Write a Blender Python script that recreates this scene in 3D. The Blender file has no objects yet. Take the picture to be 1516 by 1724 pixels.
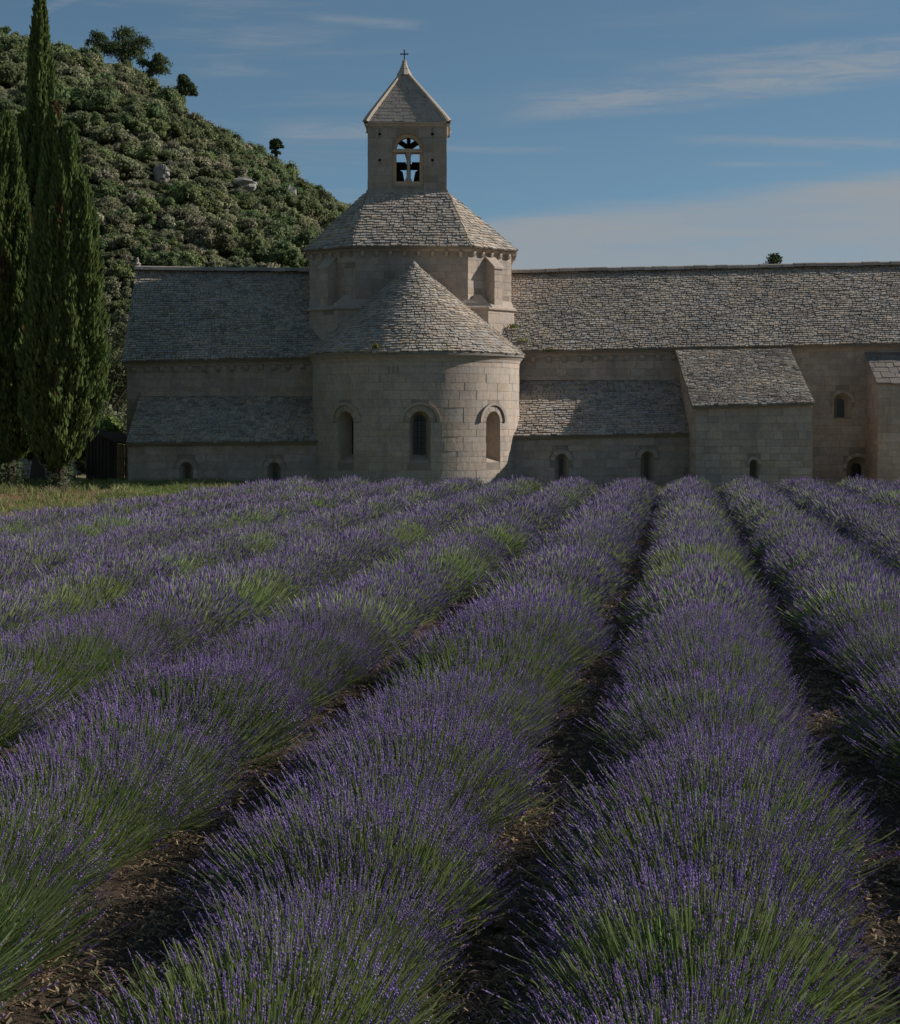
import bpy, math, random
import numpy as np
from mathutils import Vector
rnd = random.Random(7)
rng = np.random.default_rng(7)
SC = bpy.context.scene
COL = SC.collection
R = math.radians

# ------------------------------------------------------------------ camera
FPX, EYE, HOR = 3500.0, 2.2, 720.0          # focal length in photo pixels, eye height, horizon row
cam_d = bpy.data.cameras.new('camera')
cam = bpy.data.objects.new('camera', cam_d); COL.objects.link(cam)
cam_d.sensor_fit = 'HORIZONTAL'; cam_d.sensor_width = 36.0
cam_d.lens = 36.0 * FPX / 1516.0
cam_d.shift_y = -(862.0 - HOR) / 1516.0
cam_d.clip_start = 0.1; cam_d.clip_end = 6000
cam.location = (0, 0, EYE); cam.rotation_euler = (R(90), 0, 0)
SC.camera = cam

# ------------------------------------------------------------------ sun, sky, exposure
SUN_EL = 27.0
SUN_AZ = 76.0                               # degrees from +Y (view direction) towards +X (right)
sdir = Vector((math.sin(R(SUN_AZ)) * math.cos(R(SUN_EL)), math.cos(R(SUN_AZ)) * math.cos(R(SUN_EL)), math.sin(R(SUN_EL))))
sun_d = bpy.data.lights.new('sun', 'SUN'); sun = bpy.data.objects.new('sun', sun_d); COL.objects.link(sun)
sun_d.energy = 2.6; sun_d.angle = R(0.53); sun_d.color = (1.0, 0.965, 0.925)
sun.rotation_euler = (-sdir).to_track_quat('-Z', 'Y').to_euler()
SC.view_settings.view_transform = 'Standard'; SC.view_settings.look = 'None'
SC.view_settings.exposure = 0.84; SC.view_settings.gamma = 1.0
SC.view_settings.use_curve_mapping = False
SC.render.engine = 'CYCLES'
SC.cycles.max_bounces = 5; SC.cycles.diffuse_bounces = 3; SC.cycles.glossy_bounces = 2
SC.cycles.transmission_bounces = 2; SC.cycles.transparent_max_bounces = 4
SC.cycles.caustics_reflective = False; SC.cycles.caustics_refractive = False
SC.cycles.use_denoising = True

class NT:
    """small helper to write node trees"""
    def __init__(s, tree): s.t = tree
    def n(s, typ, **kw):
        x = s.t.nodes.new(typ)
        for k, v in kw.items(): setattr(x, k, v)
        return x
    def put(s, sock, v):
        if hasattr(v, 'is_output'): s.t.links.new(v, sock)
        elif v is not None: sock.default_value = v
    def math(s, op, a, b=None, c=None, clamp=False):
        x = s.n('ShaderNodeMath', operation=op); x.use_clamp = clamp
        s.put(x.inputs[0], a); s.put(x.inputs[1], b)
        if c is not None: s.put(x.inputs[2], c)
        return x.outputs[0]
    def mix(s, f, a, b, blend='MIX'):
        x = s.n('ShaderNodeMix', data_type='RGBA', blend_type=blend)
        s.put(x.inputs[0], f); s.put(x.inputs[6], a); s.put(x.inputs[7], b)
        return x.outputs[2]
    def noise(s, vec, scale, detail=4, rough=0.55, dist=0.0):
        x = s.n('ShaderNodeTexNoise'); s.put(x.inputs['Vector'], vec)
        x.inputs['Scale'].default_value = scale; x.inputs['Detail'].default_value = detail
        x.inputs['Roughness'].default_value = rough; x.inputs['Distortion'].default_value = dist
        return x.outputs[0]
    def ramp(s, f, a, b, ca=0.0, cb=1.0):
        x = s.n('ShaderNodeMapRange'); x.interpolation_type = 'SMOOTHSTEP'
        s.put(x.inputs[0], f)
        for i, v in enumerate((a, b, ca, cb)): x.inputs[i + 1].default_value = v
        return x.outputs[0]
    def mapping(s, vec, scale=(1, 1, 1), rot=(0, 0, 0)):
        x = s.n('ShaderNodeMapping'); s.put(x.inputs['Vector'], vec)
        x.inputs['Scale'].default_value = scale; x.inputs['Rotation'].default_value = rot
        return x.outputs[0]

world = bpy.data.worlds.new('World'); SC.world = world; world.use_nodes = True
wt = NT(world.node_tree); world.node_tree.nodes.clear()
tc = wt.n('ShaderNodeTexCoord')
sep = wt.n('ShaderNodeSeparateXYZ'); wt.put(sep.inputs[0], tc.outputs['Generated'])
# a clear, dry sky: the blue starts close above the horizon
zz = wt.math('ADD', wt.math('MULTIPLY', wt.math('MAXIMUM', sep.outputs[2], 0.0), 2.3), 0.06)
cmb = wt.n('ShaderNodeCombineXYZ'); wt.put(cmb.inputs[0], sep.outputs[0]); wt.put(cmb.inputs[1], sep.outputs[1]); wt.put(cmb.inputs[2], zz)
nrm = wt.n('ShaderNodeVectorMath', operation='NORMALIZE'); wt.put(nrm.inputs[0], cmb.outputs[0])
sky = wt.n('ShaderNodeTexSky', sky_type='NISHITA'); sky.sun_disc = False
sky.sun_elevation = R(SUN_EL); sky.sun_rotation = R(SUN_AZ); sky.altitude = 400
sky.air_density = 1.0; sky.dust_density = 0.6; sky.ozone_density = 1.6
wt.put(sky.inputs[0], nrm.outputs[0])
# cirrus: azimuth / elevation coordinates, streaks tilted a little and stretched along the wind
az = wt.math('ARCTAN2', sep.outputs[0], sep.outputs[1]); el = wt.math('ARCSINE', sep.outputs[2])
ae = wt.n('ShaderNodeCombineXYZ'); wt.put(ae.inputs[0], az); wt.put(ae.inputs[1], el)
n1 = wt.noise(wt.mapping(ae.outputs[0], (7, 75, 1), (0, 0, R(-5))), 1.0, 7, 0.62, 0.35)
n2 = wt.noise(wt.mapping(ae.outputs[0], (26, 190, 1), (0, 0, R(-7))), 1.0, 6, 0.65, 0.6)
n3 = wt.noise(wt.mapping(ae.outputs[0], (3, 5, 1), (0, 0, R(-40))), 1.0, 3, 0.5)
def band(x0, y0, x1, y1, half, soft=0.25):
    """a streak of cloud between two sky directions (azimuth, elevation in radians)"""
    dx, dy = x1 - x0, y1 - y0; L = math.hypot(dx, dy); ux, uy = dx / L, dy / L
    px = wt.math('SUBTRACT', az, x0); py = wt.math('SUBTRACT', el, y0)
    a = wt.math('DIVIDE', wt.math('ADD', wt.math('MULTIPLY', px, ux), wt.math('MULTIPLY', py, uy)), L)
    w = wt.math('ADD', wt.math('MULTIPLY', px, -uy), wt.math('MULTIPLY', py, ux))
    w = wt.math('ADD', w, wt.math('MULTIPLY', wt.math('SUBTRACT', n1, 0.5), half * 1.6))
    g = wt.ramp(wt.math('ABSOLUTE', w), 0.0, half, 1.0, 0.0)
    e = wt.math('MULTIPLY', wt.ramp(a, 0.0, soft, 0, 1), wt.ramp(a, 1.0 - soft, 1.0, 1, 0))
    return wt.math('MULTIPLY', g, e)
def sd(x, y): return ((x - 758) / FPX, (HOR - y) / FPX)
bands = [(*sd(760, 200), *sd(1760, 95), 0.0125, .3, .8), (*sd(1000, 125), *sd(1640, 85), 0.006, .3, .5), (*sd(400, 232), *sd(760, 222), 0.0085, .3, .55),
         (*sd(480, 38), *sd(740, 52), 0.004, .3, .42), (*sd(60, 50), *sd(200, -15), 0.0035, .2, .3), (*sd(640, 250), *sd(1000, 258), 0.003, .3, .3),
         (*sd(1080, 242), *sd(1700, 262), 0.0045, .3, .55), (*sd(1160, 280), *sd(1420, 286), 0.0025, .3, .35)]
cl = None
for (x0, y0, x1, y1, h, so, am) in bands:
    b = wt.math('MULTIPLY', band(x0, y0, x1, y1, h, so), wt.math('MULTIPLY', wt.ramp(n2, 0.2, 0.72), am))
    cl = b if cl is None else wt.math('MAXIMUM', cl, b)
# the grey cloud bank along the horizon: its top climbs to the right (and wanders all round the sky)
topel = wt.math('ADD', 0.1045, wt.math('MULTIPLY', wt.math('SINE', wt.math('MULTIPLY', wt.math('SUBTRACT', az, 0.02), 2.2)), 0.042))
topel = wt.math('ADD', topel, wt.math('MULTIPLY', wt.math('SUBTRACT', n1, 0.5), 0.014))
below = wt.math('SUBTRACT', topel, el)
bank = wt.math('MULTIPLY', wt.ramp(below, -0.001, 0.010), wt.ramp(below, 0.0, 0.05, 1.0, 0.8))
bank = wt.math('MULTIPLY', bank, wt.math('MULTIPLY', wt.ramp(n1, 0.2, 0.6, 0.6, 1.0), wt.ramp(n2, 0.25, 0.7, 0.86, 1.0)))
gen = wt.math('MULTIPLY', wt.math('MULTIPLY', wt.ramp(n1, 0.45, 0.75), wt.ramp(n3, 0.40, 0.62)), 0.5)  # thin veil over the rest of the sky, added to lift the ambient light
cl = wt.math('MAXIMUM', wt.math('MAXIMUM', cl, bank), gen, clamp=True)
skyc = wt.mix(1.0, sky.outputs[0], (0.81, 0.93, 0.85, 1), 'MULTIPLY')
bw = wt.n('ShaderNodeRGBToBW'); wt.put(bw.inputs[0], sky.outputs[0])
cloudc = (2.85, 3.08, 3.30, 1)
skyf = wt.mix(cl, skyc, cloudc)
bg = wt.n('ShaderNodeBackground'); wt.put(bg.inputs[0], skyf); bg.inputs[1].default_value = 0.060
out = wt.n('ShaderNodeOutputWorld'); wt.t.links.new(bg.outputs[0], out.inputs[0])

# ------------------------------------------------------------------ helpers
def prop(o, label=None, cat=None, group=None, kind=None):
    for k, v in (('label', label), ('category', cat), ('group', group), ('kind', kind)):
        if v: o[k] = v
    return o
def empty(name, loc=(0, 0, 0)):
    o = bpy.data.objects.new(name, None); o.location = loc; COL.objects.link(o); return o
def add_col(me, col):
    a = me.color_attributes.new('col', 'FLOAT_COLOR', 'POINT')
    c = np.ones((len(me.vertices), 4), np.float32); c[:, :3] = col
    a.data.foreach_set('color', c.ravel())
def mesh(name, V, F, mat, col=None, smooth=False):
    me = bpy.data.meshes.new(name)
    V = np.asarray(V, float)
    me.from_pydata(V.tolist(), [], F.tolist() if hasattr(F, 'tolist') else F)
    if mat: me.materials.append(mat)
    if col is not None: add_col(me, np.asarray(col, np.float32))
    if smooth: me.polygons.foreach_set('use_smooth', np.ones(len(me.polygons), bool))
    me.update(); return me
def obj(name, V, F, mat, parent=None, col=None, smooth=False, center=False, link=True):
    V = np.asarray(V, float)
    c = (V.min(0) + V.max(0)) / 2 if center else np.zeros(3)
    o = bpy.data.objects.new(name, mesh(name, V - c, F, mat, col, smooth))
    o.location = c
    if parent: 
        o.parent = parent
        if parent.type == 'EMPTY': o.location = Vector(c) - parent.location
    if link: COL.objects.link(o)
    return o
class MB:
    def __init__(s): s.v, s.f, s.c = [], [], []
    def add(s, V, F, c=(1, 1, 1)):
        b = len(s.v); s.v += [tuple(p) for p in V]; s.f += [tuple(i + b for i in f) for f in F]; s.c += [tuple(c)] * len(V)
    def box(s, lo, hi, c=(1, 1, 1)):
        (a, b, d), (e, f, g) = lo, hi
        s.add([(a, b, d), (e, b, d), (e, f, d), (a, f, d), (a, b, g), (e, b, g), (e, f, g), (a, f, g)],
              [(0, 3, 2, 1), (4, 5, 6, 7), (0, 1, 5, 4), (1, 2, 6, 5), (2, 3, 7, 6), (3, 0, 4, 7)], c)
    def beam(s, a, b, w, h=None, c=(1, 1, 1), up=(0, 0, 1)):
        a, b = Vector(a), Vector(b); d = (b - a).normalized(); h = h or w
        x = d.cross(Vector(up)); x = x.normalized() if x.length > 1e-4 else Vector((1, 0, 0)); y = x.cross(d).normalized()
        P = [p + x * sx * w / 2 + y * sy * h / 2 for p in (a, b) for sx, sy in ((-1, -1), (1, -1), (1, 1), (-1, 1))]
        s.add(P, [(0, 1, 2, 3), (7, 6, 5, 4), (0, 4, 5, 1), (1, 5, 6, 2), (2, 6, 7, 3), (3, 7, 4, 0)], c)
    def lathe(s, cx, cy, prof, n=12, c=(1, 1, 1)):
        V = [(cx + r * math.cos(2 * math.pi * i / n), cy + r * math.sin(2 * math.pi * i / n), z) for r, z in prof for i in range(n)]
        F = [(j * n + i, j * n + (i + 1) % n, (j + 1) * n + (i + 1) % n, (j + 1) * n + i) for j in range(len(prof) - 1) for i in range(n)]
        F += [tuple(range(n - 1, -1, -1)), tuple((len(prof) - 1) * n + i for i in range(n))]
        s.add(V, F, c)
    def tube(s, pts, rad, n=6, c=(1, 1, 1)):
        pts = [Vector(p) for p in pts]; V = []; F = []
        for i, p in enumerate(pts):
            d = (pts[min(i + 1, len(pts) - 1)] - pts[max(i - 1, 0)]).normalized()
            x = d.cross(Vector((0.3, 1, 0.1))).normalized(); y = d.cross(x)
            V += [p + (x * math.cos(2 * math.pi * k / n) + y * math.sin(2 * math.pi * k / n)) * rad[i] for k in range(n)]
        for i in range(len(pts) - 1):
            F += [(i * n + k, i * n + (k + 1) % n, (i + 1) * n + (k + 1) % n, (i + 1) * n + k) for k in range(n)]
        s.add(V, F, c)
    def build(s, name, mat, parent=None, **kw):
        return obj(name, s.v, s.f, mat, parent, col=s.c, **kw)
def px(x, y, Y):
    """world point at depth Y that the photograph shows at pixel (x, y): used to measure the place"""
    return ((x - 758) * Y / FPX, Y, EYE + (HOR - y) * Y / FPX)
def lerp(a, b, t): return tuple(p + (q - p) * t for p, q in zip(a, b))

# ------------------------------------------------------------------ materials
def material(name, rough=0.9, spec=0.2):
    m = bpy.data.materials.new(name); m.use_nodes = True
    t = NT(m.node_tree); b = m.node_tree.nodes['Principled BSDF']
    b.inputs['Roughness'].default_value = rough; b.inputs['Specular IOR Level'].default_value = spec
    t.b = b; t.m = m
    t.co = t.n('ShaderNodeNewGeometry').outputs['Position']
    a = t.n('ShaderNodeAttribute', attribute_name='col'); t.attr = a.outputs['Color']
    return t
def bump(t, h, strength, dist):
    x = t.n('ShaderNodeBump'); x.inputs['Strength'].default_value = strength; x.inputs['Distance'].default_value = dist
    t.put(x.inputs['Height'], h); t.t.links.new(x.outputs[0], t.b.inputs['Normal'])
def stone_mat(name, c1, c2, stain, tint=1.0):
    t = material(name, 0.95, 0.15)
    n1 = t.noise(t.co, 0.9, 5, 0.6); n2 = t.noise(t.co, 9, 6, 0.7); n3 = t.noise(t.mapping(t.co, (1.4, 1.4, 0.22)), 1.6, 5, 0.6)
    n5 = t.noise(t.co, 3.2, 6, 0.7)
    c = t.mix(t.ramp(t.math('ADD', t.math('MULTIPLY', n1, .6), t.math('MULTIPLY', n5, .4)), 0.36, 0.64), c1, c2)
    c = t.mix(t.math('MULTIPLY', t.ramp(n3, 0.5, 0.75), 0.55), c, stain)
    c = t.mix(t.math('MULTIPLY', t.ramp(n2, 0.3, 0.75), 0.36), c, (0.20, 0.17, 0.14, 1))
    c = t.mix(1.0, c, t.attr, 'MULTIPLY')
    t.put(t.b.inputs['Base Color'], c)
    n4 = t.noise(t.co, 26, 5, 0.7)
    bump(t, t.math('ADD', t.math('MULTIPLY', n2, 0.6), t.math('MULTIPLY', n4, 0.4)), 0.7, 0.025)
    return t.m
M_STONE = stone_mat('limestone', (0.55, 0.445, 0.355, 1), (0.44, 0.355, 0.285, 1), (0.31, 0.25, 0.205, 1))
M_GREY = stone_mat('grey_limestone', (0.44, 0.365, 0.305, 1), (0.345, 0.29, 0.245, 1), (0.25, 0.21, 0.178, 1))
M_MORTAR = stone_mat('lime_mortar', (0.35, 0.285, 0.225, 1), (0.27, 0.22, 0.175, 1), (0.17, 0.145, 0.12, 1))
def tile_mat():
    t = material('stone_roof_tile', 0.95, 0.12)
    n1 = t.noise(t.co, 0.55, 5, 0.65); n2 = t.noise(t.co, 7, 5, 0.7); n3 = t.noise(t.co, 2.4, 4, 0.7)
    c = t.mix(t.ramp(n1, 0.35, 0.68), (0.50, 0.425, 0.345, 1), (0.39, 0.345, 0.30, 1))
    c = t.mix(t.math('MULTIPLY', t.ramp(n3, 0.52, 0.72), 0.5), c, (0.22, 0.205, 0.19, 1))
    c = t.mix(t.math('MULTIPLY', t.ramp(n2, 0.58, 0.74), 0.5), c, (0.42, 0.34, 0.20, 1))
    c = t.mix(1.0, c, t.attr, 'MULTIPLY')
    t.put(t.b.inputs['Base Color'], c)
    bump(t, n2, 0.6, 0.02)
    return t.m
M_TILE = tile_mat()
def plain(name, c, rough=0.8, spec=0.3, var=0.25, scale=6, metal=0.0):
    t = material(name, rough, spec)
    n = t.noise(t.co, scale, 5, 0.65)
    d = (c[0] * (1 - var), c[1] * (1 - var), c[2] * (1 - var), 1)
    t.put(t.b.inputs['Base Color'], t.mix(1.0, t.mix(n, c + (1,), d), t.attr, 'MULTIPLY'))
    t.b.inputs['Metallic'].default_value = metal
    return t.m
M_DARK = plain('window_glass', (0.012, 0.013, 0.015), 0.25, 0.5)
M_IRON = plain('iron', (0.03, 0.028, 0.026), 0.6, 0.4)
M_BRONZE = plain('bronze', (0.05, 0.042, 0.03), 0.5, 0.4, metal=0.6)
M_WOOD = plain('weathered_wood', (0.22, 0.16, 0.11), 0.9, 0.1, 0.5, 5)
M_OLDWOOD = plain('old_beam', (0.06, 0.045, 0.035), 0.9, 0.1, 0.4, 5)
M_BARK = plain('bark', (0.11, 0.085, 0.065), 0.95, 0.1, 0.5, 9)
M_ROCK = stone_mat('rock', (0.38, 0.35, 0.32, 1), (0.27, 0.25, 0.23, 1), (0.10, 0.095, 0.09, 1))
def leaf_mat(name, var=0.35, trans=0.22, rough=0.75, satvar=0.04):
    """foliage: colour attribute, varied from plant to plant, with some light through the leaf"""
    t = material(name, rough, 0.18)
    oi = t.n('ShaderNodeObjectInfo')
    hs = t.n('ShaderNodeHueSaturation'); t.put(hs.inputs['Color'], t.attr)
    t.put(hs.inputs['Value'], t.math('ADD', 1.0 - var / 2, t.math('MULTIPLY', oi.outputs['Random'], var)))
    r2 = t.math('FRACT', t.math('MULTIPLY', oi.outputs['Random'], 17.31))
    t.put(hs.inputs['Hue'], t.math('ADD', 0.5 - satvar / 2, t.math('MULTIPLY', r2, satvar)))
    t.put(t.b.inputs['Base Color'], hs.outputs[0])
    tr = t.n('ShaderNodeBsdfTranslucent'); t.put(tr.inputs[0], hs.outputs[0])
    mx = t.n('ShaderNodeMixShader'); mx.inputs[0].default_value = trans
    t.t.links.new(t.b.outputs[0], mx.inputs[1]); t.t.links.new(tr.outputs[0], mx.inputs[2])
    t.t.links.new(mx.outputs[0], t.t.nodes['Material Output'].inputs[0])
    return t.m
M_LAV = leaf_mat('lavender', 0.3, 0.3, 0.8, 0.03)
M_GRASS = leaf_mat('grass', 0.4, 0.3, 0.8, 0.04)
M_CYP = leaf_mat('cypress_foliage', 0.1, 0.4, 0.8, 0.01)
M_OAK = leaf_mat('oak_foliage', 0.55, 0.35, 0.7, 0.05)
M_PINE = leaf_mat('pine_foliage', 0.1, 0.3, 0.8, 0.01)
M_SOIL = None
def soil_mat():
    t = material('field_soil', 0.98, 0.1)
    n1 = t.noise(t.co, 1.3, 6, 0.65); n2 = t.noise(t.co, 22, 6, 0.75); n3 = t.noise(t.co, 60, 4, 0.7)
    c = t.mix(n1, (0.07, 0.052, 0.038, 1), (0.12, 0.09, 0.062, 1))
    c = t.mix(t.ramp(n2, 0.55, 0.75), c, (0.16, 0.12, 0.082, 1))
    c = t.mix(t.math('MULTIPLY', t.ramp(n3, 0.6, 0.75), 0.6), c, (0.03, 0.024, 0.02, 1))
    t.put(t.b.inputs['Base Color'], c)
    bump(t, t.math('ADD', n2, t.math('MULTIPLY', n3, 0.5)), 1.0, 0.03)
    return t.m
M_SOIL = soil_mat()
def ground_mat():
    t = material('dry_meadow', 0.98, 0.1)
    n1 = t.noise(t.co, 0.35, 5, 0.6); n2 = t.noise(t.co, 5, 6, 0.7); n3 = t.noise(t.co, 0.16, 3, 0.5)
    c = t.mix(t.ramp(n1, 0.35, 0.7), (0.22, 0.21, 0.09, 1), (0.38, 0.31, 0.18, 1))
    c = t.mix(t.math('MULTIPLY', n2, 0.6), c, (0.15, 0.135, 0.06, 1))
    # bare reddish earth under the cypresses
    sp = t.n('ShaderNodeSeparateXYZ'); t.put(sp.inputs[0], t.co)
    dx = t.math('MULTIPLY', t.math('ADD', sp.outputs[0], 12.6), 0.27); dy = t.math('MULTIPLY', t.math('SUBTRACT', sp.outputs[1], 57), 0.085)
    dd = t.math('SQRT', t.math('ADD', t.math('MULTIPLY', dx, dx), t.math('MULTIPLY', dy, dy)))
    k = t.ramp(t.math('ADD', dd, t.math('MULTIPLY', t.math('SUBTRACT', n1, 0.5), 1.2)), 0.75, 1.15, 1.0, 0.0)
    c = t.mix(k, c, (0.25, 0.145, 0.085, 1))
    t.put(t.b.inputs['Base Color'], c)
    bump(t, n2, 0.8, 0.06)
    return t.m
M_GROUND = ground_mat()
def hill_mat():
    t = material('hill_scrub', 0.98, 0.05)
    n1 = t.noise(t.co, 0.15, 6, 0.65)
    t.put(t.b.inputs['Base Color'], t.mix(n1, (0.035, 0.045, 0.018, 1), (0.075, 0.07, 0.04, 1)))
    return t.m
M_HILL = hill_mat()

# ------------------------------------------------------------------ ground, field, hill
def sstep(a, b, x):
    t = np.clip((np.asarray(x, float) - a) / (b - a), 0, 1); return t * t * (3 - 2 * t)
def gz(X, Y):
    """height of the ground: flat field, a slight rise to the left end of the church"""
    return 0.22 * sstep(-3.0, -9.0, X) * sstep(56, 71, Y)
def grid(xs, ys, zf):
    X, Y = np.meshgrid(xs, ys); V = np.stack([X, Y, zf(X, Y)], -1).reshape(-1, 3)
    n, m = len(xs), len(ys); i = np.arange(n * m).reshape(m, n)
    F = np.stack([i[:-1, :-1], i[:-1, 1:], i[1:, 1:], i[1:, :-1]], -1).reshape(-1, 4)
    return V, F
def vnoise(X, Y, s, seed=0):
    """cheap value noise on arrays"""
    x, y = np.asarray(X) * s, np.asarray(Y) * s
    xi, yi = np.floor(x).astype(int), np.floor(y).astype(int); fx, fy = x - xi, y - yi
    fx, fy = fx * fx * (3 - 2 * fx), fy * fy * (3 - 2 * fy)
    def h(a, b):
        v = np.sin(a * 127.1 + b * 311.7 + seed * 74.7) * 43758.5453; return v - np.floor(v)
    return (h(xi, yi) * (1 - fx) + h(xi + 1, yi) * fx) * (1 - fy) + (h(xi, yi + 1) * (1 - fx) + h(xi + 1, yi + 1) * fx) * fy
xs = np.unique(np.concatenate([np.linspace(-1500, -60, 20), np.linspace(-60, 60, 121), np.linspace(60, 1500, 20)]))
ys = np.unique(np.concatenate([np.linspace(-200, 0, 8), np.linspace(0, 110, 111), np.linspace(110, 3000, 25)]))
V, F = grid(xs, ys, lambda X, Y: gz(X, Y) - 0.02 + 0.03 * (vnoise(X, Y, 0.5) - .5))
prop(obj('ground', V, F, M_GROUND, smooth=True), kind='structure')
SL = 0.111; PITCH = 1.73; C0 = 0.235                      # the lavender rows: X = c + SL * Y
BEND = {0: -.13, 1: -.13, -1: .13, -2: .25, -3: .2}
def row_x(c, Y, b=0.0):
    """the rows run nearly straight; b bends the near end a little"""
    return c + SL * Y + b * (np.clip(13 - np.asarray(Y, float), 0, 8) / 5.0) ** 2
def soil_z(X, Y):
    g = np.cos((X - row_x(C0, Y)) / PITCH * 2 * np.pi)      # ridges under the rows, furrows between
    return gz(X, Y) + 0.035 + 0.03 * g + 0.05 * (vnoise(X, Y, 5) - .5) + 0.05 * (vnoise(X, Y, 13, 3) - .5) + 0.02 * (vnoise(X, Y, 31, 5) - .5)
V, F = grid(np.arange(-5.5, 9.5, 0.07), np.arange(5, 34, 0.09), soil_z)
X0 = V[:, 0] ; V[:, 0] = V[:, 0] + 0.0
prop(obj('field_soil', V, F, M_SOIL, smooth=True), kind='structure')
V, F = grid(np.arange(-13.5, 20, 0.2), np.arange(33.9, 66.6, 0.25), lambda X, Y: soil_z(X, Y) - 0.004)
keep = (V[F, 0].mean(1) > C0 - 7.6 * PITCH + SL * V[F, 1].mean(1))
prop(obj('field_soil', V, F[keep], M_SOIL, smooth=True), kind='structure')
V, F = grid(np.arange(-12, -5.4, 0.15), np.arange(8, 33.9, 0.2), soil_z)
prop(obj('field_soil', V, F, M_SOIL, smooth=True), kind='structure')

HX = np.array([-140, -90, -60, -34, -30, -25, -21, -17.7, -15, -12, -9, -7.2, -3, 2, 6, 12, 20, 45, 90])
HZ = np.array([62, 50, 39, 32.4, 31.0, 28.0, 25.6, 22.5, 21.0, 18.7, 17.5, 16.0, 13.8, 10.5, 8.5, 6.5, 5, 1, 0]) + np.array([-1.4, -1.4, -1.2, -1.1, -1.0, .7, .9, 1.6, 2.2, 2.0, 1.8, 1.9, 1.6, .8, .4, 0, 0, 0, 0])
def hill_z(X, Y):
    z = np.interp(X, HX, HZ)
    s = np.clip((np.asarray(Y) - 88) / 72.0, 0, 1)
    f = 0.25 * s + 0.75 * (s * s * (3 - 2 * s))
    back = np.clip((np.asarray(Y) - 160) / 200.0, 0, 1)
    return z * f * (1 - 0.75 * back) + 1.6 * (vnoise(X, Y, 0.07, 9) - .5) * np.minimum(1, s * 4) - 0.3
V, F = grid(np.arange(-140, 92, 2.5), np.arange(86, 362, 2.5), hill_z)
prop(obj('hill', V, F, M_HILL, smooth=True), kind='structure')

# ------------------------------------------------------------------ masonry tools
def flat(O, ud, nd):
    O, ud, nd = np.array(O, float), np.array(ud, float), np.array(nd, float)
    z = np.array((0, 0, 1.0))
    return lambda u, v, d: tuple(O + ud * u + z * v + nd * d)
def front(Y): return flat((0, Y, 0), (1, 0, 0), (0, -1, 0))
def op_top(o, u): return o['vs'] + (math.sqrt(max(0, o['w'] ** 2 - (u - o['u']) ** 2)) if o['arch'] else 0)
def opening(u, w, vb, vs, arch=True): return dict(u=u, w=w, vb=vb, vs=vs, arch=arch)
def backing(mb, fm, u0, u1, vb, vt, ops, du=99, d=0.0, c=(1, 1, 1)):
    br = {u0, u1}
    br |= set(np.linspace(u0, u1, max(2, int((u1 - u0) / du) + 2)).tolist())
    for o in ops:
        br |= set((o['u'] - o['w'] * math.cos(math.pi * k / 12)) for k in range(13)) if o['arch'] else {o['u'] - o['w'], o['u'] + o['w']}
    br = sorted(b for b in br if u0 - 1e-6 <= b <= u1 + 1e-6)
    for a, b in zip(br, br[1:]):
        if b - a < 1e-5: continue
        m = (a + b) / 2
        cur = (vb(a), vb(b))
        for o in sorted((o for o in ops if abs(m - o['u']) < o['w']), key=lambda o: o['vb']):
            mb.add([fm(a, cur[0], d), fm(b, cur[1], d), fm(b, o['vb'], d), fm(a, o['vb'], d)], [(0, 1, 2, 3)], c)
            cur = (op_top(o, a), op_top(o, b))
        mb.add([fm(a, cur[0], d), fm(b, cur[1], d), fm(b, vt(b), d), fm(a, vt(a), d)], [(0, 1, 2, 3)], c)
def stone_tint(v=0.20):
    k = 1 + rnd.uniform(-v, v * 0.8); w = rnd.uniform(-0.04, 0.05)
    return (k * (1 + w), k, k * (1 - w))
def stone_piece(mb, fm, a, b, va, vb_, vc, vd, d, nseg=1, c=None):
    """one ashlar: (a..b) wide, bottom va/vb_, top vd/vc (left/right), face proud by d"""
    c = c or stone_tint(); g = 0.0048
    a += g; b -= g; va += g; vb_ += g; vc -= g; vd -= g
    us = [a + (b - a) * i / nseg for i in range(nseg + 1)]; n = nseg + 1
    V = [fm(u, va + (vb_ - va) * i / nseg, d) for i, u in enumerate(us)] + [fm(u, vd + (vc - vd) * i / nseg, d) for i, u in enumerate(us)]
    V += [fm(u, va + (vb_ - va) * i / nseg, -0.01) for i, u in enumerate(us)] + [fm(u, vd + (vc - vd) * i / nseg, -0.01) for i, u in enumerate(us)]
    F = []
    for i in range(nseg):
        F += [(i, i + 1, n + i + 1, n + i), (n + i, n + i + 1, 3 * n + i + 1, 3 * n + i), (2 * n + i, 2 * n + i + 1, i + 1, i)]
    F += [(2 * n, 0, n, 3 * n), (nseg, 3 * n - 1, 4 * n - 1, 2 * n - 1)]
    mb.add(V, F, c)
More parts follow.
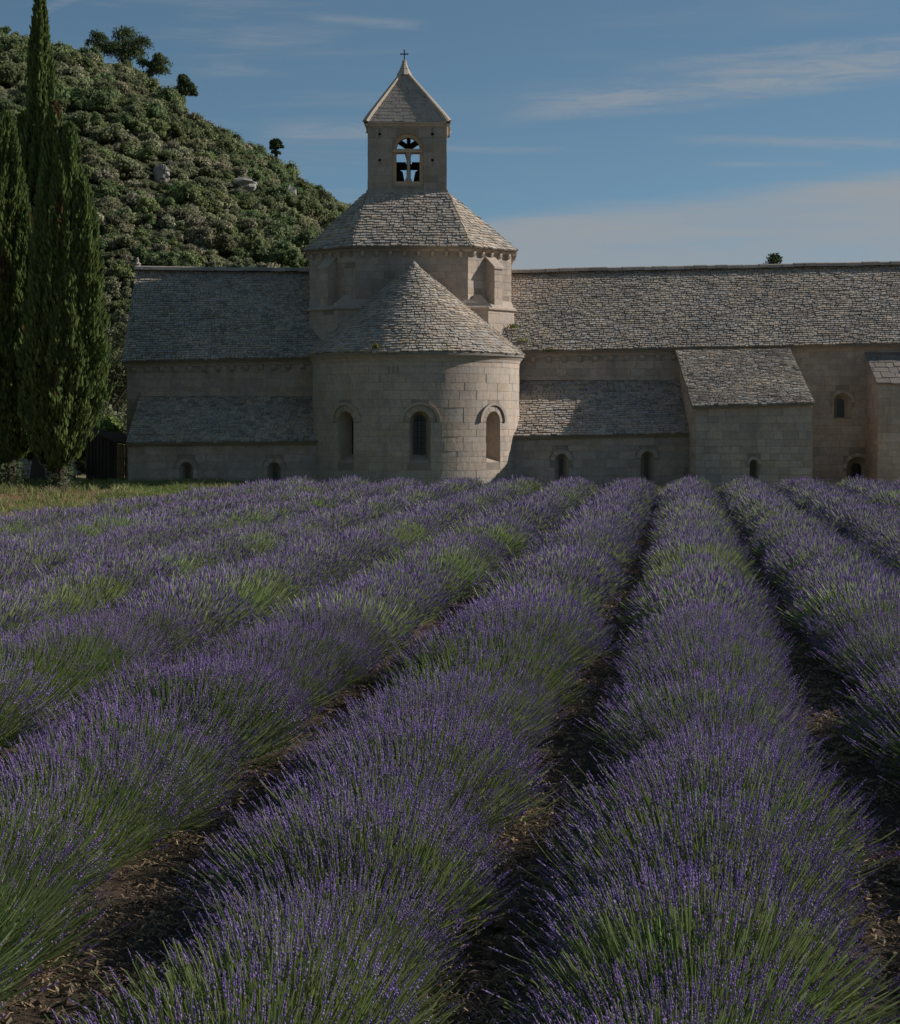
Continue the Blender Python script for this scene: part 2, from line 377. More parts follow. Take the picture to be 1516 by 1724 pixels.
def courses(u0, u1, vb, vt, ops, ch, sl, ring):
    """ashlar rectangles of a wall, cut back at its openings"""
    v = min(vb(u0), vb(u1)); top = max(vt(u0), vt(u1)); res = []
    while v < top - 0.03:
        h = ch * rnd.choice((0.8, 1.0, 1.0, 1.15, 1.3)); v2 = min(v + h, top)
        if top - v2 < 0.1: v2 = top
        u = u0; first = True
        while u < u1 - 0.02:
            L = sl * rnd.uniform(0.55, 1.5) * (rnd.uniform(0.4, 1) if first else 1); first = False
            e = min(u + L, u1)
            if u1 - e < 0.14: e = u1
            spans = [(u, e)]
            for o in ops:
                rg = ring if o['arch'] else 0
                if v >= (op_top(o, o['u']) + rg) or v2 <= o['vb']: continue
                hw = o['w'] if v2 <= o['vs'] + 1e-6 or not o['arch'] else math.sqrt(max(0, (o['w'] + ring) ** 2 - max(0, v - o['vs']) ** 2))
                if o['arch'] and v < o['vs'] < v2: hw = o['w'] + ring
                l, r = o['u'] - hw, o['u'] + hw; ns = []
                for s, t in spans:
                    if t <= l or s >= r: ns.append((s, t)); continue
                    if s < l: ns.append((s, l))
                    if t > r: ns.append((r, t))
                spans = ns
            for s, t in spans:
                if t - s < 0.05: continue
                b0, b1, t0, t1 = max(v, vb(s)), max(v, vb(t)), min(v2, vt(s)), min(v2, vt(t))
                if t0 - b0 > 0.03 and t1 - b1 > 0.03: res.append((s, t, b0, b1, t1, t0))
            u = e
        v = v2
    return res
STONES = [0]
def masonry(name, parent, fm, u0, u1, vb, vt, ops=(), ch=0.24, sl=0.5, ring=0.17, du=99, mat=None, single=None, proud=0.012, nseg=1, tv=0.13):
    """a wall: mortar bed with real openings, ashlars on it; the ones `single` picks are objects of their own"""
    mat = mat or M_STONE
    vbf = vb if callable(vb) else (lambda u: vb); vtf = vt if callable(vt) else (lambda u: vt)
    mb = MB(); backing(mb, fm, u0, u1, vbf, vtf, ops, du)
    w = mb.build(name, M_MORTAR, parent)
    rest = MB()
    for s in courses(u0, u1, vbf, vtf, ops, ch, sl, ring):
        d = proud + rnd.uniform(-0.005, 0.006) + (rnd.random() < 0.06) * -0.008
        if single and STONES[0] < 300 and single((s[0] + s[1]) / 2, (s[2] + s[5]) / 2):
            one = MB(); stone_piece(one, fm, *s, d, nseg, stone_tint(tv)); one.build('wall_stone', mat, w, center=True); STONES[0] += 1
        else: stone_piece(rest, fm, *s, d, nseg, stone_tint(tv))
    if rest.v: prop(rest.build('wall_stones', mat, w), kind='stuff')
    return w
def outline(o, w, vb, n=12):
    P = [(o['u'] - w, vb)]
    P += [(o['u'] - w * math.cos(math.pi * k / n), o['vs'] + (w * math.sin(math.pi * k / n) if o['arch'] else 0)) for k in range(n + 1)]
    return P + [(o['u'] + w, vb)]
def window(parent, fm, o, wi, depth, vbi=None, bars=None, hood=False, ring=0.17, nv=9, mat=None, pane=True, label=None):
    """reveal splayed from the opening to a slit, voussoirs, glass and bars"""
    mat = mat or M_STONE
    vbi = o['vb'] + 0.12 if vbi is None else vbi
    A = outline(o, o['w'], o['vb']); B = outline(o, wi, vbi)
    mb = MB(); n = len(A)
    mb.add([fm(u, v, 0.012) for u, v in A] + [fm(u, v, -depth) for u, v in B], [(i, i + 1, n + i + 1, n + i) for i in range(n - 1)] + [(n - 1, 0, n, 2 * n - 1)], (0.95, 0.93, 0.88))
    win = mb.build('window', mat, parent)
    if label: win['label'] = label
    if pane:
        mb = MB(); P = [fm(u, v, -depth + 0.005) for u, v in B]; Q = [fm(u, v, -depth - 0.02) for u, v in B]
        mb.add(P + Q, [tuple(range(n)), tuple(range(2 * n - 1, n - 1, -1))] + [(i, n + i, n + (i + 1) % n, (i + 1) % n) for i in range(n)])
        mb.build('pane', M_DARK, win)
    if bars:
        nu, nvv = bars
        for k in range(1, nu + 1):
            u = o['u'] - wi + 2 * wi * k / (nu + 1); h = math.sqrt(max(0, wi * wi - (u - o['u']) ** 2))
            mb = MB(); mb.beam(fm(u, vbi, -depth + 0.03), fm(u, o['vs'] + h, -depth + 0.03), 0.018, c=(1.6, 1.6, 1.6), up=(0.1, 1, 0)); mb.build('window_bar', M_IRON, win)
        for k in range(1, nvv + 1):
            v = vbi + (o['vs'] + wi - vbi) * k / (nvv + 1); x = wi if v < o['vs'] else math.sqrt(max(0, wi * wi - (v - o['vs']) ** 2))
            mb = MB(); mb.beam(fm(o['u'] - x, v, -depth + 0.045), fm(o['u'] + x, v, -depth + 0.045), 0.018, c=(1.6, 1.6, 1.6)); mb.build('window_bar', M_IRON, win)
    if o['arch'] and ring:
        for k in range(nv):
            a0, a1 = math.pi * k / nv + 0.012, math.pi * (k + 1) / nv - 0.012
            one = MB(); P = []
            for d in (0.016 + rnd.uniform(-.004, .006), -0.03):
                for r in (o['w'], o['w'] + ring - 0.006):
                    for a in (a0, (a0 + a1) / 2, a1): P.append(fm(o['u'] - r * math.cos(a), o['vs'] + r * math.sin(a), d))
            F = [(0, 3, 4, 1), (1, 4, 5, 2), (3, 9, 10, 4), (4, 10, 11, 5), (0, 1, 7, 6), (1, 2, 8, 7), (0, 6, 9, 3), (2, 5, 11, 8)]
            one.add(P, F, stone_tint()); one.build('voussoir', mat, win, center=True)
    if hood:
        mb = MB(); r0, r1, k = o['w'] + ring + 0.005, o['w'] + ring + 0.1, 18; V = []; F = []
        for i in range(k + 1):
            a = math.pi * i / k
            for r, d in ((r0, -0.01), (r0, 0.075), (r1, 0.095), (r1, -0.01)): V.append(fm(o['u'] - r * math.cos(a), o['vs'] + r * math.sin(a), d))
        for i in range(k):
            for j in range(3): F.append((i * 4 + j, i * 4 + j + 4, i * 4 + j + 5, i * 4 + j + 1))
        F += [(0, 1, 2, 3), (k * 4 + 3, k * 4 + 2, k * 4 + 1, k * 4)]
        mb.add(V, F); mb.build('hood_mould', mat, win)
    return win
def tile_tint():
    k = rnd.choice((0.72, 0.88, 0.95, 1.0, 1.04, 1.1)) * rnd.uniform(0.93, 1.07); w = rnd.uniform(-0.05, 0.08)
    return (k * (1 + w), k, k * (1 - w * 1.2))
def tiles(mb, A, B, C, D, cs, tw, th=0.06, wave=0.03, each=None, tint=tile_tint, lift=(.05, .036)):
    """lay stone tiles on the slope A-B (eave) to D-C (ridge), each a slab lapping the one below"""
    A, B, C, D = map(Vector, (A, B, C, D))
    nrm = (B - A).cross(D - A).normalized()
    if nrm.z < 0: nrm = -nrm
    H = ((D - A).length + (C - B).length) / 2; n = max(2, round(H / cs)); ph = rnd.uniform(0, 6)
    up = (((D + C) / 2) - ((A + B) / 2)).normalized()
    for i in range(n):
        t0 = i / n; t1 = min(1.0, (i + 1.55) / n)
        L0, R0, L1, R1 = A.lerp(D, t0), B.lerp(C, t0), A.lerp(D, t1), B.lerp(C, t1)
        W = (R0 - L0).length
        if W < 0.05: continue
        s = -rnd.uniform(0, tw)
        while s < W:
            w = tw * rnd.uniform(0.55, 1.5); a, b = max(0, s), min(W, s + w); s += w
            if b - a < 0.03: continue
            g = 0.011
            fa, fb = (a + g) / W, (b - g) / W
            wv = wave * (math.sin((L0.x + a) * 0.9 + ph + i * .11) * 0.5 + math.sin((L0.x + a) * 2.3 + i * 0.35) * 0.3)
            j = up * (rnd.uniform(-0.4, 0.3) * cs * 0.5 + wv); k = nrm * (lift[0] + rnd.uniform(0, lift[1])); k2 = nrm * 0.012
            th2 = th * rnd.uniform(0.75, 1.25)
            p = [L0.lerp(R0, fa) + j, L0.lerp(R0, fb) + j, L1.lerp(R1, fb), L1.lerp(R1, fa)]
            q = [p[0] + k, p[1] + k + nrm * rnd.uniform(-.006, .006), p[2] + k2, p[3] + k2]
            lo = [p[0] + k - nrm * th2, p[1] + k - nrm * th2]
            V = q + lo + [p[2] - nrm * .02, p[3] - nrm * .02]
            if (p[1] - p[0]).cross(p[3] - p[0]).dot(nrm) > 0: F = [(0, 1, 2, 3), (4, 5, 1, 0), (5, 6, 2, 1), (7, 4, 0, 3)]
            else: F = [(3, 2, 1, 0), (0, 1, 5, 4), (1, 2, 6, 5), (3, 0, 4, 7)]
            if each: one = MB(); one.add(V, F, tint()); each(one)
            else: mb.add(V, F, tint())
def roof(name, parent, A, B, C, D, cs=0.155, tw=0.22, thick=0.1, wave=0.03):
    A, B, C, D = map(Vector, (A, B, C, D))
    n = (B - A).cross(D - A).normalized()
    if n.z < 0: n = -n
    mb = MB(); P = [A, B, C, D]
    mb.add(P + [p - n * thick for p in P], [(0, 1, 2, 3), (7, 6, 5, 4), (0, 4, 5, 1), (1, 5, 6, 2), (2, 6, 7, 3), (3, 7, 4, 0)], (0.55, 0.55, 0.55))
    r = mb.build(name, M_TILE, parent)
    tb = MB(); tiles(tb, A, B, C, D, cs, tw, wave=wave)
    prop(tb.build('roof_tiles', M_TILE, r), kind='stuff')
    return r
def ridge(parent, a, b, L=0.48, w=0.30, h=0.15, mat=None):
    a, b = Vector(a), Vector(b); d = (b - a); n = max(1, round(d.length / L)); d.normalize(); tot = (b - a).length
    y = Vector((0, 1, 0)); s = 0
    while s < tot - 0.05:
        l = min(L * rnd.uniform(0.6, 1.4), tot - s); p = a + d * (s + .004); q = a + d * (s + l - .006)
        dz = Vector((0, 0, rnd.uniform(-.012, .016))); hh = Vector((0, 0, h))
        one = MB(); V = [e + dz + o for e in (p, q) for o in (-y * w, -y * w * .8 + hh * .75, -y * w * .3 + hh, y * w * .3 + hh, y * w * .8 + hh * .75, y * w)]
        one.add(V, [(i, i + 6, i + 7, i + 1) for i in range(5)] + [(0, 1, 2, 3, 4, 5), (11, 10, 9, 8, 7, 6)], stone_tint(.2)); one.build('ridge_stone', mat or M_GREY, parent, center=True)
        s += l
def corbel(parent, fm, u, v, w=0.15, h=0.2, p=0.16, mat=None):
    """quarter-round bracket under a cornice; v is its top"""
    prof = [(0, -h), (p * .35, -h * .96), (p * .75, -h * .68), (p, -h * .3), (p, 0), (0, 0)]
    one = MB(); n = len(prof)
    V = [fm(u + s * w / 2, v + b, a) for s in (-1, 1) for a, b in prof]
    one.add(V, [(i, (i + 1) % n, n + (i + 1) % n, n + i) for i in range(n)] + [tuple(range(n - 1, -1, -1)), tuple(range(n, 2 * n))], stone_tint(.1))
    one.build('corbel', mat or M_STONE, parent, center=True)
def cornice(name, parent, fm, u0, u1, v0, v1, prof, mat=None, du=99):
    """moulding along a wall; prof = (proud, height offset), line from v0 (left) to v1 (right)"""
    k = max(1, int((u1 - u0) / du)); mb = MB(); V = []; n = len(prof)
    for i in range(k + 1):
        u = u0 + (u1 - u0) * i / k; v = v0 + (v1 - v0) * i / k
        V += [fm(u, v + b, a) for a, b in prof]
    F = [(i * n + j, (i + 1) * n + j, (i + 1) * n + j + 1, i * n + j + 1) for i in range(k) for j in range(n - 1)] + [tuple(range(n)), tuple(k * n + j for j in range(n - 1, -1, -1))]
    mb.add(V, F); return mb.build(name, mat or M_STONE, parent)

# ------------------------------------------------------------------ the abbey church
church = prop(empty('abbey_church', (-1.4, 76, 0)), 'long pale stone abbey church with round apse, eight-sided tower and stone tiled roofs', 'church')
YR, YW, YL, YB = 79.0, 75.3, 72.3, 70.5
CORN = [(0.0, -0.20), (0.05, -0.19), (0.10, -0.10), (0.20, -0.04), (0.20, 0.0), (0.0, 0.02)]
FW = front(YW)
# transept on the left: eave, wall, corbels
eL, eR = px(205, 608, 75.0), px(560, 601, 75.0)
rL, rR = px(229, 455, YR), px(560, 458, YR)
roof('transept_roof', church, eL, eR, rR, rL, 0.13, 0.165)
back = lambda p: (p[0], 2 * YR - p[1], p[2])
roof('transept_roof', church, back(eR), back(eL), (rL[0], YR + .01, rL[2]), (rR[0], YR + .01, rR[2]), 0.5, 0.5)
ridge(church, (rL[0], YR, rL[2] + .0), (rR[0], YR, rR[2] + .0))
uL = px(214, 0, YW)[0]
def eave_left(u): return eL[2] + (eR[2] - eL[2]) * (u - eL[0]) / (eR[0] - eL[0]) - 0.10
w = masonry('transept_wall', church, FW, uL, -4.4, lambda u: 0.1, eave_left, mat=M_STONE)
cornice('cornice', w, FW, uL - .1, -4.5, eave_left(uL) + .06, eave_left(-4.5) + .06, CORN)
for k in range(14): corbel(w, FW, uL + 0.28 + k * 0.505, eave_left(uL + .28 + k * .505) - 0.13)
# gable end of the left transept
fg = flat((uL, 0, 0), (0, -1, 0), (-1, 0, 0))
masonry('gable_wall', church, fg, -(2 * YR - YW), -YW, 0.1, lambda u: 4.55 + 3.3 * (1 - abs(u + YR) / (YR - YW)), sl=.6, ch=.3)
mb = MB(); mb.lathe(rL[0] + .05, YR, [(.12, rL[2]), (.12, rL[2] + .2), (.16, rL[2] + .24), (.06, rL[2] + .32), (.07, rL[2] + .42), (.02, rL[2] + .5)], 8); mb.build('finial', M_GREY, church)
# transept and dormitory range on the right
eL2, eR2 = px(840, 592, 75.0), px(1760, 573, 75.0)
rL2, rR2 = px(840, 460, YR), px(1760, 441, YR)
roof('dormitory_roof', church, eL2, eR2, rR2, rL2, 0.128, 0.16)
roof('dormitory_roof', church, back(eR2), back(eL2), (rL2[0], YR + .01, rL2[2]), (rR2[0], YR + .01, rR2[2]), 0.5, 0.5)
ridge(church, (px(858, 460, YR)[0], YR, rL2[2]), (rR2[0], YR, rR2[2]))
def eave_right(u): return eL2[2] + (eR2[2] - eL2[2]) * (u - eL2[0]) / (eR2[0] - eL2[0]) - 0.10
w = masonry('transept_wall', church, FW, 1.6, 8.35, 0.0, eave_right)
cornice('cornice', w, FW, 1.8, 8.3, eave_right(1.8) + .06, eave_right(8.3) + .06, CORN)
for k in range(10): corbel(w, FW, 3.0 + k * 0.565, eave_right(3.0 + k * .565) - 0.13)
XBL, XBR = 8.32, 12.27
hi_w = opening(px(1419, 0, YW)[0], 0.33, px(0, 703, YW)[2], px(0, 677, YW)[2]); lo_w = opening(px(1445, 0, YW)[0], 0.42, px(0, 832, YW)[2], px(0, 788, YW)[2])
w = masonry('dormitory_wall', church, FW, XBR - .05, 15.2, -0.1, eave_right, [hi_w, lo_w], ring=0.12)
cornice('cornice', w, FW, XBR - .1, 22, eave_right(XBR) + .06, eave_right(22) + .06, CORN)
window(church, FW, hi_w, 0.13, 0.35, ring=.12, vbi=hi_w['vb'] + .02)
window(church, FW, lo_w, 0.185, 0.35, bars=(1, 4), ring=.12, vbi=lo_w['vb'] + .1)
masonry('dormitory_wall', church, FW, 15.2, 22, -0.1, eave_right)
# buttress at the right edge
YQ = 73.2; fq = front(YQ); xq = 15.07; zq0, zq1 = 3.80, 4.93
b = masonry('buttress', church, fq, xq, 17.6, -0.1, zq0, ch=.27)
fqs = flat((xq, 0, 0), (0, -1, 0), (-1, 0, 0))
masonry('buttress', church, fqs, -YW, -YQ, -0.1, lambda u: zq0 + (zq1 - zq0) * (-u - YQ) / (YW - YQ), ch=.27)
mb = MB(); tiles(mb, (xq - .06, YQ - .08, zq0 - .04), (17.6, YQ - .08, zq0 - .04), (17.6, YW, zq1), (xq - .06, YW, zq1), .42, .5, .05, 0, lift=(.03, .015), each=lambda one: one.build('roof_slab', M_GREY, b, center=True), tint=lambda: tuple(.72 * q for q in stone_tint(.12)))
# low chapels on both sides of the apse
def low_chapel(x0, x1, ztop, z0, z1, ops_px, zb):
    f = front(YL); u0, u1 = x0, x1
    zt = lambda u: z0 + (z1 - z0) * (u - u0) / (u1 - u0)
    ops = [opening(px(c, 0, YL)[0], 0.235, px(0, 812, YL)[2], px(0, 789 - dy, YL)[2]) for c, dy in ops_px]
    w = masonry('chapel_wall', church, f, u0, u1, zb, zt, ops, ch=.25, sl=.55, ring=.16)
    for o in ops: window(church, f, o, 0.06, 0.4, ring=.16, hood=False, vbi=o['vb'] + .12); 
    for o in ops:
        mb = MB(); r0, r1, k = .42, .455, 16; V = []; F = []
        for i in range(k + 1):
            a = math.pi * i / k
            for r, d in ((r0, -0.01), (r0, 0.03), (r1, 0.035), (r1, -0.01)): V.append(f(o['u'] - r * math.cos(a), o['vs'] + r * math.sin(a), d))
        for i in range(k):
            for j in range(3): F.append((i * 4 + j, i * 4 + j + 4, i * 4 + j + 5, i * 4 + j + 1))
        mb.add(V, F, (.9, .9, .9)); mb.build('hood_mould', M_STONE, w)
    roof('chapel_roof', church, (u0 - .05, YL - .22, z0), (u1, YL - .22, z1), (u1, YW + .05, ztop), (u0 - .05, YW + .05, ztop), .15, .2, .07, 0.05)
    cornice('cornice', w, f, u0, u1, z0 - .03, z1 - .03, [(0, -.1), (.06, -.08), (.14, -.02), (.14, 0), (0, .01)])
    fs = flat((u0, 0, 0), (0, -1, 0), (-1, 0, 0))
    masonry('chapel_side_wall', church, fs, -YW, -YL, zb, lambda u: z0 + (ztop - z0) * (-u - YL) / (YW - YL) - .05)
    s = u0
    while s < u1 - .05:
        l = min(rnd.uniform(.5, 1.1), u1 - s); one = MB(); one.box((s + .004, YW - .09, ztop + .0), (s + l - .004, YW - .02, ztop + .13 + rnd.uniform(0, .03)), stone_tint(.1)); one.build('flashing_stone', M_STONE, w, center=True); s += l
low_chapel(px(216, 0, YL)[0], -4.3, px(0, 667, YW)[2], px(0, 746, YL)[2], px(0, 742, YL)[2], ((313.5, 0), (462, 0)), 0.15)
low_chapel(1.85, XBL + .02, px(0, 640, YW)[2], px(0, 736, YL)[2], px(0, 729, YL)[2], ((946, 14), (1090.5, 18)), -0.05)
# square side chapel
fb = front(YB); zbe = px(0, 685, 70.3)[2]
slit = opening(px(1270, 0, YB)[0], 0.15, px(0, 814, YB)[2], px(0, 781, YB)[2])
tb = lambda u: zbe - .06 + (u - XBL) * 0.035
w = masonry('side_chapel_wall', church, fb, XBL, XBR, -0.1, tb, [slit], single=lambda u, v: v > 0.3, ring=.1, ch=.24, sl=.46)
window(church, fb, slit, 0.09, 0.3, ring=.1, nv=5, vbi=slit['vb'] + .1)
fbl = flat((XBL, 0, 0), (0, -1, 0), (-1, 0, 0)); zbt = px(0, 589, 75.0)[2]
slope_b = lambda u: zbe - .08 + (zbt - zbe) * (-u - 70.3) / (75.0 - 70.3)
masonry('side_chapel_wall', church, fbl, -YW, -YB, -0.1, slope_b, sl=.5)
fbr = flat((XBR, 0, 0), (0, 1, 0), (1, 0, 0))
masonry('side_chapel_wall', church, fbr, YB, YW, -0.1, lambda u: slope_b(-u), sl=.5, proud=.02)
roof('side_chapel_roof', church, (XBL - .13, 70.3, zbe), (XBR + .07, 70.3, zbe + .13), (XBR + .0, 75.0, zbt + .05), (XBL - .2, 75.0, zbt), .13, .165, .07)
cornice('cornice', w, fb, XBL, XBR, zbe - .0, zbe + .12, [(0, -.1), (.06, -.08), (.12, -.03), (.12, 0), (0, .01)])
# apse
AY = 73.4; AX, AR = px(701, 0, AY)[0], 3.63
fa = lambda u, v, d: (AX + (AR + d) * math.sin(u / AR), AY - (AR + d) * math.cos(u / AR), v)
ZE = px(0, 599, AY)[2]
aw = [opening(R(a) * AR, 0.36, px(0, 779, 70)[2], px(0, 710, 70)[2]) for a in (-40.5, 3, 47.5)]
w = masonry('apse_wall', church, fa, -R(92) * AR, R(92) * AR, -0.05, ZE - .16, aw, ring=.2, du=.16, nseg=3, ch=.235, sl=.48, single=lambda u, v: u / AR > R(6) and v > .4, proud=.010, tv=.08)
for o, lb in zip(aw, ('arched apse window on the shaded side', 'middle arched apse window with a grid of bars', 'arched apse window on the sunlit side')):
    window(church, fa, o, 0.245, 0.55, bars=(2, 6), hood=True, ring=.2, nv=9, vbi=o['vb'] + .28, label=lb)
cornice('cornice', w, fa, -R(90) * AR, R(90) * AR, ZE - .05, ZE - .05, [(0, -.26), (.03, -.25), (.06, -.16), (.13, -.08), (.15, 0), (0, .01)], du=.16)
cone = MB(); AE = 3.82; apex = Vector((px(697, 0, AY)[0], AY, px(0, 444, AY)[2])); NS = 48
ring_ = [Vector((AX + AE * math.sin(R(-98 + 196 * i / NS)), AY - AE * math.cos(R(-98 + 196 * i / NS)), ZE)) for i in range(NS + 1)]
cone.add([apex] + ring_ + [r - Vector((0, 0, .09)) for r in ring_], [(0, i + 1, i + 2) for i in range(NS)] + [(i + 1, NS + 2 + i, NS + 3 + i, i + 2) for i in range(NS)], (.55, .55, .55))
cr = cone.build('apse_roof', M_TILE, church)
tb_ = MB(); H = (apex - ring_[NS // 2]).length; n = round(H / .135)
for i in range(n):
    t0, t1 = i / n, min(1, (i + 1.55) / n); a = -98 + rnd.uniform(0, 3); rr = AE * (1 - t0)
    if rr < .12: continue
    while a < 98:
        da = min(24, math.degrees(.17 * rnd.uniform(.55, 1.5) / rr)); P = []
        for aa in (a + math.degrees(.008 / rr), a + da - math.degrees(.014 / rr)):
            e = Vector((AX + AE * math.sin(R(aa)), AY - AE * math.cos(R(aa)), ZE)); P.append((e, aa))
        jj = rnd.uniform(-.3, .25) * .07 + .03 * math.sin(a * .08 + i * .4)
        q = [e.lerp(apex, t0) for e, _ in P]; s = [e.lerp(apex, t1) for e, _ in P]
        nn = (q[1] - q[0]).cross(apex - q[0]).normalized()
        if nn.z < 0: nn = -nn
        up = (apex - q[0]).normalized(); k = .05 + rnd.uniform(0, .036); th = rnd.uniform(.045, .075)
        b0, b1 = q[0] + up * jj, q[1] + up * jj
        V = [b0 + nn * k, b1 + nn * k, s[1] + nn * .012, s[0] + nn * .012, b0 + nn * (k - th), b1 + nn * (k - th), s[1] - nn * .02, s[0] - nn * .02]
        tb_.add(V, [(0, 1, 2, 3), (4, 5, 1, 0), (5, 6, 2, 1), (7, 4, 0, 3)], tile_tint()); a += da
prop(tb_.build('roof_tiles', M_TILE, cr), kind='stuff')
mb = MB(); mb.lathe(apex.x, apex.y, [(.2, apex.z - .14), (.15, apex.z - .02), (.05, apex.z + .07), (.02, apex.z + .1)], 10); mb.build('cap_stone', M_GREY, cr)

for s_ in (-1, 1):
    fs_ = flat((AX + s_ * AR, 0, 0), (0, s_, 0), (s_, 0, 0))
    masonry('choir_wall', church, fs_, *((AY, YW) if s_ > 0 else (-YW, -AY)), -0.05, ZE - .1)
    roof('choir_roof', church, (AX + s_ * AE, AY, ZE), (AX + s_ * AE, 75.6, ZE), (apex.x, 75.6, apex.z), (apex.x, AY, apex.z), .16, .25)

# eight-sided crossing drum
DY0 = 75.22
dx0, dx1 = px(599, 0, DY0)[0], px(788, 0, DY0)[0]
lx, rx = px(521.5, 0, 76.95)[0], px(861, 0, 76.95)[0]
YBK = 82.8
octo = [(lx, 76.95), (dx0, DY0), (dx1, DY0), (rx, 76.95), (rx, 81.05), (dx1, YBK), (dx0, YBK), (lx, 81.05)]
ZD0, ZD1 = 4.9, px(0, 416, 75)[2]
def poly_faces(P):
    for a, b in zip(P, P[1:] + P[:1]):
        ud = (np.array(b) - np.array(a)); L = float(np.hypot(*ud)); ud = ud / L
        yield flat((a[0], a[1], 0), (ud[0], ud[1], 0), (ud[1], -ud[0], 0)), L
drum = []
for i, (f, L) in enumerate(poly_faces(octo)):
    fine = i in (0, 1, 2, 7)
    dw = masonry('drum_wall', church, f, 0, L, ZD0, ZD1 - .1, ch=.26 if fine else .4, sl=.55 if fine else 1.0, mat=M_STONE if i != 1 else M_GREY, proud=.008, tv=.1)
    cornice('cornice', dw, f, -.05, L + .05, ZD1 + .02, ZD1 + .02, [(0, -.16), (.08, -.13), (.17, -.05), (.17, 0), (0, .01)])
    n = 8 if i == 1 else 5
    for k in range(n): corbel(dw, f, (k + .5) * L / n, ZD1 - .12, .11, .20, .15)
    drum.append((f, L, dw))
# wider octagonal base with a sloped weathering
bo = [(px(521, 0, 76.3)[0], 76.3), (px(569, 0, 75.0)[0], 75.0), (px(822, 0, 75.0)[0], 75.0), (px(866, 0, 76.3)[0], 76.3), (px(866, 0, 76.3)[0], 81.7), (px(822, 0, 75.0)[0], 83.0), (px(569, 0, 75.0)[0], 83.0), (px(521, 0, 76.3)[0], 81.7)]
ZBS = px(0, 519, 75)[2]
for i, (f, L) in enumerate(poly_faces(bo)):
    bw_ = masonry('drum_base', church, f, 0, L, ZD0 - .2, ZBS, ch=.3, sl=.7, proud=.008, tv=.08)
    cornice('string_course', bw_, f, -.04, L + .04, ZBS, ZBS, [(0, -.04), (.09, -.03), (.10, .03), (.0, .10)], mat=M_STONE)
mb = MB(); n = 8
mb.add([(x, y, ZBS + .05) for x, y in bo] + [(x, y, ZBS + .36) for x, y in octo], [(i, (i + 1) % n, n + (i + 1) % n, n + i) for i in range(n)]); mb.build('weathering_slope', M_STONE, church)
# small buttress with a sloping cap on each diagonal face
for i in (0, 2):
    f, L, dw = drum[i]; u = L * .5; hw, p = .22, .42
    z0, z1, z2 = ZBS + .1, px(0, 448, 75.6)[2], px(0, 432, 76)[2]
    for fm, a, b, vt in ((lambda u_, v, d, f=f: f(u_, v, p + d), u - hw, u + hw, z1), ):
        masonry('buttress', church, fm, a, b, z0, vt, ch=.3, sl=.5)
    mb = MB()
    mb.add([f(u - hw, z0, 0), f(u - hw, z0, p), f(u - hw, z1, p), f(u - hw, z2, 0), f(u + hw, z0, 0), f(u + hw, z0, p), f(u + hw, z1, p), f(u + hw, z2, 0)], [(3, 2, 1, 0), (4, 5, 6, 7)]); bt = mb.build('buttress', M_STONE, church)
    mb = MB(); h2 = hw + .05
    mb.add([f(u - h2, z2 + .03, 0), f(u - h2, z1 - .02, p + .06), f(u + h2, z1 - .02, p + .06), f(u + h2, z2 + .03, 0)] + [f(u - h2, z2 - .06, 0), f(u - h2, z1 - .09, p + .06), f(u + h2, z1 - .09, p + .06), f(u + h2, z2 - .06, 0)],
           [(0, 1, 2, 3), (7, 6, 5, 4), (1, 5, 6, 2), (0, 4, 5, 1), (2, 6, 7, 3)]); mb.build('buttress_cap', M_STONE, bt)
    # broach: stepped stones covering the corner of the base in front of the buttress
    s = 1 if i == 2 else -1
    cx, cy = ((bo[2][0] + octo[2][0]) / 2, (bo[2][1] + octo[2][1]) / 2) if i == 2 else ((bo[1][0] + octo[1][0]) / 2, (bo[1][1] + octo[1][1]) / 2)
    for k in range(3):
        hh = .155; wv = .52 - .15 * k; ww2 = wv - .10; zb = ZBS + .05 + k * hh
        one = MB(); cyk = cy + .16 + .07 * k
        one.add([(cx - wv, cyk - wv * .5, zb), (cx + wv, cyk - wv * .5, zb), (cx + wv, cyk + wv, zb), (cx - wv, cyk + wv, zb), (cx - ww2, cyk - ww2 * .5, zb + hh), (cx + ww2, cyk - ww2 * .5, zb + hh), (cx + ww2, cyk + ww2, zb + hh), (cx - ww2, cyk + ww2, zb + hh)],
                [(4, 5, 6, 7), (0, 1, 5, 4), (1, 2, 6, 5), (2, 3, 7, 6), (3, 0, 4, 7)], stone_tint(.08)); one.build('broach_stone', M_STONE, bt, center=True)
# drum roof up to the square bell tower
TX0, TX1 = px(619.5, 0, 77.5)[0], px(752, 0, 77.5)[0]; TC = (TX0 + TX1) / 2; TH = (TX1 - TX0) / 2
TY0, TY1 = 79 - TH, 79 + TH; ZT0 = px(0, 326, 77.5)[2]; ZT1 = px(0, 210, 77.5)[2]
oc = [(TC * .0 + x + (.22 if x > -1.4 else -.22) * (1 if i in (0, 3, 4, 7) else .5), y + (-.28 if y < 79 else .28) * (1 if i in (1, 2, 5, 6) else .4)) for i, (x, y) in enumerate(octo)]
sq = {'fl': (TX0 - .04, TY0 - .04), 'fr': (TX1 + .04, TY0 - .04), 'br': (TX1 + .04, TY1 + .04), 'bl': (TX0 - .04, TY1 + .04)}
E = [(x, y, ZD1 + .02) for x, y in oc]; S = {k: (x, y, ZT0 + .04) for k, (x, y) in sq.items()}
roof('drum_roof', church, E[1], E[2], S['fr'], S['fl'], .165, .19)
roof('drum_roof', church, E[0], E[1], S['fl'], S['fl'], .165, .19)
roof('drum_roof', church, E[2], E[3], S['fr'], S['fr'], .165, .19)
roof('drum_roof', church, E[3], E[4], S['br'], S['fr'], .185, .3)
roof('drum_roof', church, E[7], E[0], S['fl'], S['bl'], .185, .3)
